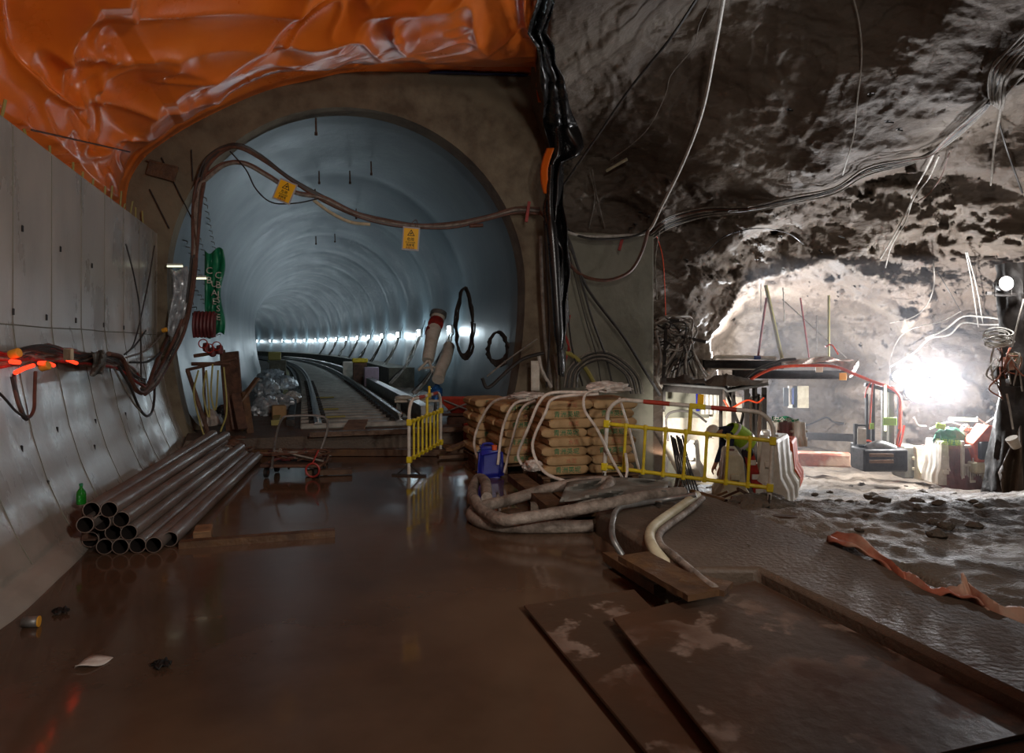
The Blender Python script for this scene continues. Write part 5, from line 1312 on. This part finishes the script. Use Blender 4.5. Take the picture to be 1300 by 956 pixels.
# =============== WORKER ===============
def skin_body(joints, edges, radii, name, mats, matf, parent):
    me = bpy.data.meshes.new(name); me.from_pydata([tuple(j) for j in joints], edges, [])
    o = bpy.data.objects.new(name, me); C.objects.link(o)
    mo = o.modifiers.new('k','SKIN'); mo.use_smooth_shade = True
    s2 = o.modifiers.new('s','SUBSURF'); s2.levels = 2; s2.render_levels = 2
    for i, r in enumerate(radii):
        me.skin_vertices[0].data[i].radius = (r, r) if not isinstance(r, tuple) else r
    me.skin_vertices[0].data[0].use_root = True
    bpy.context.view_layer.update()
    ev = o.evaluated_get(bpy.context.evaluated_depsgraph_get()); m2 = bpy.data.meshes.new_from_object(ev)
    bpy.data.objects.remove(o)
    for m in mats: m2.materials.append(m)
    for p in m2.polygons: p.material_index = matf(p.center); p.use_smooth = True
    b = bpy.data.objects.new(name, m2); C.objects.link(b); b.parent = parent; return b
wp = P(934, 628, 11.0); wp.z = CH-(636-HY)/F*11.0
wk = thing('person', 'worker in white helmet and lime vest bending to the left behind the barrier', 'person', wp)
# local frame: x right, y away, z up. hips at right, head to the left
hp = Vector((.22,0,.86))
J = [(.22,0,.86),(.12,0,1.0),(-.02,-.0,1.10),(-.14,-.02,1.15),(-.22,-.03,1.155),(-.30,-.04,1.13),(-.36,-.05,1.10)]
Rr = [(.15,.13),(.145,.12),(.16,.12),(.14,.10),(.055,.055),(.085,.08),(.07,.075)]
E = [(i,i+1) for i in range(6)]
def add(parent_i, pts, rs):
    last = parent_i
    for p, r in zip(pts, rs): J.append(p); Rr.append(r); E.append((last, len(J)-1)); last = len(J)-1
    return last
for sy in (-1, 1):
    add(0, [(.20,.10*sy,.80),(.07+(.05*sy),.12*sy,.47),(.14+.08*sy,.12*sy,.10),(.12+.08*sy,.12*sy,.05),(.0+.08*sy,.13*sy,.03)], [.115,.075,.055,.05,.045])
    h = add(3, [(-.13,.17*sy,1.10),(-.16,.20*sy,.83),(-.26,.15*sy,.62),(-.285,.145*sy,.56)], [.065,.052,.04,.032])
    hx, hy, hz = J[h]
    pal = add(h, [(hx-.03,hy,hz-.05)], [.030])
    for q,(dy,ln) in enumerate([(-.027,.07),(-.009,.08),(.009,.076),(.027,.06)]):
        add(pal, [(hx-.045,hy+dy,hz-.085),(hx-.05,hy+dy,hz-.085-ln*.5),(hx-.03,hy+dy*.9,hz-.085-ln)], [.010,.0095,.008])
    add(pal, [(hx-.0,hy-.035*sy,hz-.06),(hx-.005,hy-.045*sy,hz-.095)], [.011,.009])
def bodym(c):
    x, y, z = c
    if z < .10: return 3
    if x < -.245 and z > 1.0: return 2 if not (x>-.33 and z>1.16) else 4
    if z < .60 and x < -.2: return 2
    if z < .86 and x > -.12: return 1
    if z < .86 and x <= -.12 and abs(y) > .08: return 0
    return 0
skin_body(J, E, Rr, 'body', [M['navy'], M['trous'], M['skin'], M['boot'], M['hair']], bodym, wk)
hc = Vector((-.355,-.05,1.10))
# face: nose, mouth, eyes, ears (looking down-left)
fd = Vector((-.72,0,-.69)); fu = Vector((-.69,0,.72))
mb = MB(); mb.tube([wp+hc+fd*.072+fu*.01, wp+hc+fd*.095-fu*.018], [.010,.014], 8); mb.build('nose', M['skin'], wk)
for sy in (-1,1):
    mb = MB(); mb.lathe([(.004,-.011),(.011,0),(.004,.011)], wp+hc+fd*.072+fu*.016+Vector((0,.03*sy,0)), 8); mb.build('eye', M['signb'], wk)
    mb = MB(); mb.cbox(wp+hc+Vector((0,.078*sy,0)), (.025,.014,.055), .006); mb.build('ear', M['skin'], wk)
mb = MB(); mb.tube([wp+hc+fd*.078-fu*.04+Vector((0,-.02,0)), wp+hc+fd*.078-fu*.04+Vector((0,.02,0))], .005, 6); mb.build('mouth', M['redp'], wk)
R4 = Matrix.Translation(wp+hc+fu*.02) @ Matrix.Rotation(math.radians(-44),4,'Y')
mb = MB(); mb.lathe([(.108,.0),(.112,.02),(.104,.055),(.084,.09),(.052,.112),(.02,.12)], (0,0,0), 24, M4=R4)
hl = mb.build('helmet', M['helmet'], wk)
mb = MB(); v = [(-.11,-.08,.005),(-.11,.08,.005),(-.17,.05,-.005),(-.185,0,-.01),(-.17,-.05,-.005)]; mb.raw(v, [(0,1,2,3,4)], 0, R4); mb.build('brim', M['helmet'], hl, solid=.006, smooth=False)
# vest around the torso: closed sleeve from neck to waist with a lighter band
def torso_ring(u, g=.02):
    pts = [Vector(J[i]) for i in (0,1,2,3)]; p = pts[0].lerp(pts[1], u*3) if u < 1/3 else pts[1].lerp(pts[2], u*3-1) if u < 2/3 else pts[2].lerp(pts[3], u*3-2)
    d = (pts[3]-pts[0]).normalized(); n = Vector((0,1,0)); w_ = d.cross(n)
    ry = np.interp(u,[0,.35,.7,1],[.175,.17,.205,.17]); rz_ = np.interp(u,[0,.35,.7,1],[.155,.145,.15,.12])
    return [wp+p+n*math.cos(a)*(ry+g)+w_*math.sin(a)*(rz_+g) for a in np.linspace(0,2*PI,25)]
mb = MB(); mb.grid([torso_ring(u) for u in np.linspace(.05,1.0,14)]); mb.build('hi_vis_vest', M['vest'], wk, solid=.008)
for u0 in (.18,.72):
    mb = MB(); mb.grid([torso_ring(u,.027) for u in (u0,u0+.05,u0+.11)]); mb.build('reflective_band', M['reflect'], wk, solid=.006)

# =============== CHAMBER: BEAMS, PIPES, STRUTS ===============
dB = 16.6
def beam(a, b, h, label, m='dsteel', d=dB, w=.3):
    mb = MB(); A, B = P(*a,d), P(*b,d)
    mb.bar(A+Vector((0,0,h/2)), B+Vector((0,0,h/2)), w, .025); mb.bar(A-Vector((0,0,h/2)), B-Vector((0,0,h/2)), w, .025); mb.bar(A, B, .03, h); mb.bar(A+Vector((0,w/2,0)),B+Vector((0,w/2,0)),.02,h)
    return tag(mb.build('steel_beam', M[m], bev=.004), label, 'beam')
beam((894,462),(992,463),.17,'upper dark steel beam spanning the left of the chamber opening')
beam((932,475),(1078,476),.17,'lower dark steel beam spanning the chamber opening', d=dB-.4)
beam((992,459),(1080,459),.08,'thin beam carrying the cloth at the right of the chamber opening', 'rust')
cable('white_pipe', 'upper white pipe lying on the upper beam', [P(905,457,dB-.1),P(912,453,dB-.1),P(940,453,dB-.1),P(985,455,dB-.1)], .045, 'pw', 'pipe')
cable('white_pipe', 'lower white pipe between the two beams', [P(902,468,dB),P(935,468,dB),P(972,469,dB)], .04, 'pw', 'pipe')
mb = MB(); mb.tube([P(957,454,dB-.13),P(965,454,dB-.13)], .05, 10); tag(mb.build('blue_collar', M['blue']), 'blue collar on the upper white pipe', 'collar')
for a,b,r,m,lb in [((972,362),(993,456),.045,'ylpole','ochre pole slanting down to the beam crossing'),((1052,375),(1052,456),.03,'ylpole','thin ochre upright right of the cloth'),((1016,378),(1027,454),.02,'redc','right red strap hanging to the beam'),((973,378),(962,455),.028,'redc','left red strap slanting to the blue collar'),((994,365),(996,408),.014,'whitec','pale hanging rod in the chamber'),((966,360),(966,395),.010,'whitec','thin pale rod at the left of the chamber'),((1037,400),(1037,448),.012,'greyc','grey rod at the right of the chamber'),((993,380),(1075,455),.012,'greyc','long thin stay wire slanting right in the chamber')]:
    mb = MB(); mb.tube([P(*a,dB-.1),P(*b,dB-.1)], r, 8); tag(mb.build('hanger_rod', M[m]), lb, 'rod')
mb = MB(); R = []
for i in range(34):
    u = i/33; px = 992+98*u
    R.append([P(px, 455+7*w_+5*math.sin(u*9)*u+ (9*math.sin((u-.72)/.28*PI) if u>.72 else 0)*w_*1.6, dB-.5-.12*math.sin(w_*3+u*20)) for w_ in np.linspace(0,1,8)])
mb.grid(R); tag(mb.build('pale_cloth', M['ptarp'], solid=.012), 'pale bunched cloth hung along the beam of the chamber opening', 'cloth')
for px,py,m,lb in [(1070,478,'brass','small tan tag hanging under the cloth'),(1040,468,'pb','small pale tag hanging under the middle of the cloth')]:
    mb = MB(); mb.cbox(P(px,py,dB-.7), (.17,.02,.17), .006); tag(mb.build('hanging_tag', M[m]), lb, 'tag')
for pts,r,lb in [
  ([(948,486),(965,475),(990,466),(1035,464),(1062,466),(1085,475),(1110,485),(1130,492),(1142,503),(1143,520),(1142,545)],.035,'thick glowing orange hose following the beams and dropping at the frame'),
  ([(1108,486),(1106,510),(1104,545)],.02,'orange hose dropping on the left side of the steel frame'),
  ([(1106,484),(1100,495),(1098,505)],.015,'short orange hose end by the frame top'),
  ([(1143,545),(1139,560),(1138,580),(1130,592),(1108,594),(1102,585),(1106,562),(1096,560)],.025,'orange hose loop lying round the foot of the steel frame'),
  ([(1148,540),(1144,560),(1136,585)],.022,'orange hose slanting at the right foot of the frame'),
  ([(1048,440),(1056,438),(1064,450)],.018,'orange rope knot on the thin ochre upright')]:
    cable('orange_hose', lb, [P(x,y,dB-1.0) for x,y in pts], r, 'orangec', 'hose')
cable('power_cable', 'dark cable slanting beside the glowing orange hose', [P(940,487,dB-.9),P(960,470,dB-.9),P(992,458,dB-.9),P(1010,456,dB-.9)], .035, 'blackc')
cable('power_cable', 'dark cable sagging across the chamber back wall', [P(985,528,22.5),P(1020,540,23),P(1048,530,23),P(1060,536,23),P(1100,540,22)], .03, 'blackc')
# notices on the chamber back wall
for px,w_,m,lb in [(998,.16,'signb','black notice board left of the white notice'),(1006.5,.28,'pw','white notice hanging on the chamber wall'),(1016,.5,'pb','crumpled pale bag hung beside the white notice')]:
    mb = MB(); mb.cbox(P(px,504,18.5), (w_*.9,.03,.60 if m!='signb' else .5), .01); tag(mb.build('notice', M[m]), lb, 'notice')
mb = MB(); mb.cbox(P(1006.5,503,18.45), (.06,.02,.44), .005); tag(mb.build('blue_stripe_notice', M['blue']), 'blue striped strip on the white notice', 'notice')
# green banner + stacked barrier ends
t = thing('green_banner', 'green banner with pale lettering tied over the barrier row', 'banner', P(1000,532,13.4))
mb = MB(); R = [[P(980+34*u, 528+3*u+9*v_+1.5*math.sin(u*9), 13.4-.04*math.sin(u*12)) for u in np.linspace(0,1,14)] for v_ in np.linspace(0,1,5)]
mb.grid(R); mb.build('cloth', M['dgreen'], t, solid=.008)
for i in range(4):
    v_, f_ = textmb('安全施工'[i], .13); mb = MB(); mb.raw(v_, f_, 0, Matrix.Translation(P(985+8*i,533.5+.7*i,13.32)) @ Matrix.Rotation(PI/2,4,'X')); mb.build('lettering', M['pw'], t, solid=.004, smooth=False)
for i,(px,py,m,lb) in enumerate([(980,553,'pw','white slotted barrier end under the green banner, left'),(997,553,'pm','pink slotted barrier end under the green banner, middle'),(1013,553,'pw','white slotted barrier end under the green banner, right')]):
    jersey('slotted_barrier', lb, P(px,566,13.2), .2, .26, .46, .24, m)

# steel frame + box (1085-1145)
t = thing('hose_gantry', 'tall steel frame with orange hoses standing left of the floodlights', 'frame', P(1118,597,15.6))
for px,y0,y1,w_,m in ((1108,485,590,.07,'dsteel'),(1122,490,592,.10,'gsteel'),(1131,490,594,.12,'pier'),(1141,500,590,.06,'dsteel'),(1100,500,560,.05,'dsteel')):
    mb = MB(); mb.bar(P(px,y0,15.7), P(px,y1,15.7), w_, .06); mb.build('post', M[m], t)
mb = MB(); mb.bar(P(1098,488,15.7), P(1145,500,15.7), .08, .08); mb.build('top_bar', M['dsteel'], t)
mb = MB(); mb.cbox(P(1124,518,15.55), (.05,.05,1.05), .01); mb.build('fluorescent_tube', M['tube'], t)
mb = MB(); mb.cbox(P(1130,535,15.5), (.30,.03,.18), .01); mb.build('lime_sign', M['lime'], t)
mb = MB(); mb.cbox(P(1107,541,15.5), (.09,.03,.14), .01); mb.build('lime_sign', M['lime'], t)
t = thing('control_box', 'low dark machine with a pale curved lid at the foot of the steel frame', 'machine', P(1116,597,15.2))
mb = MB(); mb.cbox(P(1116,582,15.5), (1.0,.6,.5), .03); mb.build('body', M['dsteel'], t)
mb = MB(); mb.tube([P(1102,572,15.4),P(1116,566,15.4),P(1134,572,15.4)], .13, 12, sm=4); mb.build('lid', M['gsteel'], t)
for y in (578,586):
    mb = MB(); mb.bar(P(1104,y,15.1), P(1134,y,15.1), .04, .07); mb.build('rail', M['wood'], t)
t = thing('trolley', 'dark upright trolley with a hung white panel left of the steel frame', 'trolley', P(1094,595,15.6))
for px in (1086,1102):
    mb = MB(); mb.bar(P(px,538,15.7), P(px,592,15.7), .07, .07); mb.build('post', M['dsteel'], t)
mb = MB(); mb.cbox(P(1094,578,15.7), (.34,.4,.55), .02); mb.build('body', M['signb'], t)
mb = MB(); mb.cbox(P(1094,554,15.4), (.20,.03,.36), .01); mb.build('panel', M['pw'], t)
for y in (540,560):
    mb = MB(); mb.bar(P(1084,y,15.7), P(1104,y,15.7), .04, .04); mb.build('crossbar', M['dsteel'], t)
# low orange mound/board in the tunnel
mb = MB(); a, b = P(1012,588,17.4), P(1080,590,17); mb.bar(a+Vector((0,0,.12)), b+Vector((0,0,.12)), .4, .34); tag(mb.build('orange_plinth', M['mat'], bev=.05), 'low orange-brown kerb lying across the mouth of the chamber', 'kerb')
mb = MB(); mb.bar(P(1020,553,21), P(1085,556,21), .2, .22); tag(mb.build('dark_sleeper', M['dsteel'], bev=.02), 'dark beam on the ground along the chamber back wall', 'beam')

# right hand barriers
def gfoot(px, py, d): return P(px, py, d)
mb = MB(); mb.cbox(P(1150,585,16.2), (.42,.5,.76), .04); tag(mb.build('concrete_block', M['cblock']), 'dark concrete block right of the steel frame', 'block')
jersey('concrete_barrier', 'beige concrete barrier beside the dark block', P(1172,607,16.0), .1, .50, .76, .5, 'pb', slots=0)
for i in range(2): jersey('water_barrier', ['outer','inner'][i]+' pale barrier end-on left of the maroon barrier', P(1186+6*i,611+2*i,15.4-.3*i), 1.5, .5, .95, .30, 'pw')
jersey('water_barrier', 'maroon plastic barrier in front of the green sack', P(1217,619,15.0), .02, .72, .92, .5, 'pm')
t = thing('plastic_fence', 'low white picket barrier right of the maroon barrier', 'fence', P(1236,615,14.8))
for y in (566,590,611):
    mb = MB(); mb.bar(P(1222,y+1,14.8), P(1250,y-1,14.8), .05, .05); mb.build('rail', M['pw'], t)
for px in (1222,1250):
    mb = MB(); mb.bar(P(px,560,14.8), P(px,616,14.8), .06, .05); mb.build('post', M['pw'], t)
for i in range(8):
    px = 1225.5+3*i; mb = MB(); mb.bar(P(px,590,14.82), P(px,611,14.82), .025, .03); mb.build('picket', M['pw'], t)
for px in (1236,):
    mb = MB(); mb.bar(P(px,566,14.82), P(px,590,14.82), .03, .03); mb.build('picket', M['pw'], t)
t = thing('green_sack', 'bulging green sack with printed characters on top of the barriers', 'sack', P(1205,572,15.2))
mb = MB(); R = []
for i in range(15):
    v_ = i/14; R.append([P(1189+33*u+2*math.sin(v_*5)-3*v_, 543+29*v_+2*math.sin(u*7)+(4*u), 15.2-.22*math.sin(u*PI)*math.sin(v_*PI)-.02*math.sin(u*20+v_*9)) for u in np.linspace(0,1,20)])
crumple('sheet', P(1205,559,15.15), (.31,.16,.27), 'dgreen', '', '', seed=97, amp=.22, flat=.85, parent=t)
v_, f_ = textmb('香港建築', .14); mb = MB(); mb.raw(v_, f_, 0, Matrix.Translation(P(1203,562,14.78)) @ Matrix.Rotation(.1,4,'Y') @ Matrix.Rotation(PI/2,4,'X')); mb.build('lettering', M['vest'], t, solid=.004, smooth=False)
mb = MB(); mb.cbox(P(1194,541,15.1), (.2,.08,.13), .03, ry=.2); tag(mb.build('lime_bag', M['vest']), 'lime bag peeping over the green sack', 'bag')
crumple('white_bag', P(1226,548,15.2), (.10,.10,.14), 'ptarp', 'crumpled white bag right of the green sack', 'bag', seed=95)
t = thing('orange_hopper', 'dark machine with an orange sloping hood between the picket fence and the black column', 'machine', P(1258,606,14.6))
A4 = Matrix.Translation(P(1256,600,14.7))
mb = MB(); mb.raw([(-.35,0,.62),(.0,0,1.02),(.38,0,.95),(.38,0,.2),(-.25,0,.2),(-.35,.4,.62),(0,.4,1.02),(.38,.4,.95),(.38,.4,.2),(-.25,.4,.2)], [(0,1,2,3,4),(9,8,7,6,5),(0,5,6,1),(1,6,7,2),(2,7,8,3),(3,8,9,4),(4,9,5,0)], 0, A4); mb.build('hood', M['rust'] if False else M['po'], t, smooth=False, bev=.02)
mb = MB(); mb.cbox((0,-.04,.48), (.5,.12,.38), .04, M4=A4); mb.build('engine', M['signb'], t)
mb = MB(); mb.cbox((0,.1,.1), (.7,.4,.24), .03, M4=A4); mb.build('base', M['pb'], t)
# things hung near second opening
t = thing('white_light_batten', 'long white batten light lying across the lit opening', 'lamp', P(1225,533,16.0)); mb = MB(); mb.bar(P(1206,532,16.0), P(1240,533,16.0), .08, .08); mb.build('batten', M['tube'], t)
for pts,lb in [([(1180,545),(1205,536),(1228,543),(1245,541),(1268,526)],'pale wire above the green sack'),([(1240,530),(1255,540),(1262,545)],'short pale wire crossing right of the batten'),([(1160,530),(1166,540),(1176,541)],'curled white hose below the floodlights')]:
    cable('pale_wire', lb, [P(x,y,15.6) for x,y in pts], .018, 'whitec')
# dark cable column at right edge
t = thing('timbered_column', 'dark muddy column wrapped in black sheeting at the right edge', 'column', P(1282,640,12.4))
mb = MB(); R = []
for i in range(60):
    v_ = i/59; y = 335+v_*312; cxp = 1290+6*math.sin(v_*4)-14*v_**3; w_ = .27+.10*v_**2
    c = P(cxp, y, 12.75); R.append([c+Vector((w_*math.cos(a), w_*math.sin(a), 0))*(1+.25*float(vn(math.cos(a)*2, math.sin(a)*2, v_*9, 33))+.12*float(vn(math.cos(a)*7, math.sin(a)*7, v_*26, 35))) for a in np.linspace(0,2*PI,33)])
mb.grid(R); mb.build('trunk', M['black'] if False else M['dsteel'], t, ang=60)
mb = MB(); R = []
for i in range(30):
    v_ = i/29; R.append([P(1268+28*u+10*(v_)-6*u*v_, 600+48*v_-60*u*(1-v_), 12.35-.1*math.sin(u*6+v_*5)-.2*v_) for u in np.linspace(0,1,12)])
mb.grid(R); mb.build('muddy_skirt', M['slab'], t, solid=.02)
for i in range(9):
    r = rnd.uniform(.14,.26); c = P(1266+rnd.uniform(-2,6), 432+rnd.uniform(-8,8), 12.2)
    mb = MB(); mb.tube([c+Vector((r*math.cos(a), .05*math.sin(a*2+i), .32*r*math.sin(a)+.02*i-.08)) for a in np.linspace(0,2*PI,26)], .013, 6)
    tag(mb.build('coiled_cable', M['whitec']), 'pale ring of the cable coil hung on the dark column', 'cable', 'cable coil on the dark column')
for i in range(14):
    x0, y0 = 1262+rnd.uniform(0,30), 440+rnd.uniform(0,30)
    cable('power_cable', 'short pale cable of the knot on the dark column', [P(x0,y0,12.15),P(x0+rnd.uniform(-8,8),y0+rnd.uniform(5,12),12.05),P(x0+rnd.uniform(-14,14),y0+rnd.uniform(12,28),12.1),P(x0+rnd.uniform(-10,16),y0+rnd.uniform(20,44),12.15)], .013, ['whitec','mat','brownc'][i%3], group='cable knot on the dark column')
for i,(px,py,w_,h_,m) in enumerate([(1279,462,.18,.24,'mat'),(1288,455,.14,.2,'pb'),(1270,473,.2,.22,'dsteel'),(1287,480,.22,.3,'dsteel')]):
    mb = MB(); mb.cbox(P(px,py,12.2), (w_,.12,h_), .012); tag(mb.build('switch_box', M[m]), ['reddish switch box on the dark column','beige switch box on the dark column, upper right','dark switch box on the column, left','lowest dark switch box on the column'][i], 'box')
for pts,m,lb in [([(1262,440),(1258,460),(1262,485),(1268,486)],'whitec','white cable looping down the left side of the dark column'),([(1278,500),(1282,520),(1286,545)],'whitec','thin pale strip down the dark column'),([(1300,380),(1292,410),(1285,440)],'greyc','grey cable slanting into the column from the right edge')]:
    cable('power_cable', lb, [P(x,y,12.1) for x,y in pts], .016, m)
mb = MB(); mb.tube([P(1284,556,11.9),P(1291,568,11.9)], [.10,.07], 12); tag(mb.build('white_lamp_shade', M['pw']), 'small white shade hung low on the dark column', 'lamp')
mb = MB(); mb.bar(P(1252,372,12.3), P(1290,374,12.3), .05, .05); tag(mb.build('lamp_arm', M['dsteel']), 'dark arm carrying the high floodlight on the column', 'bracket')
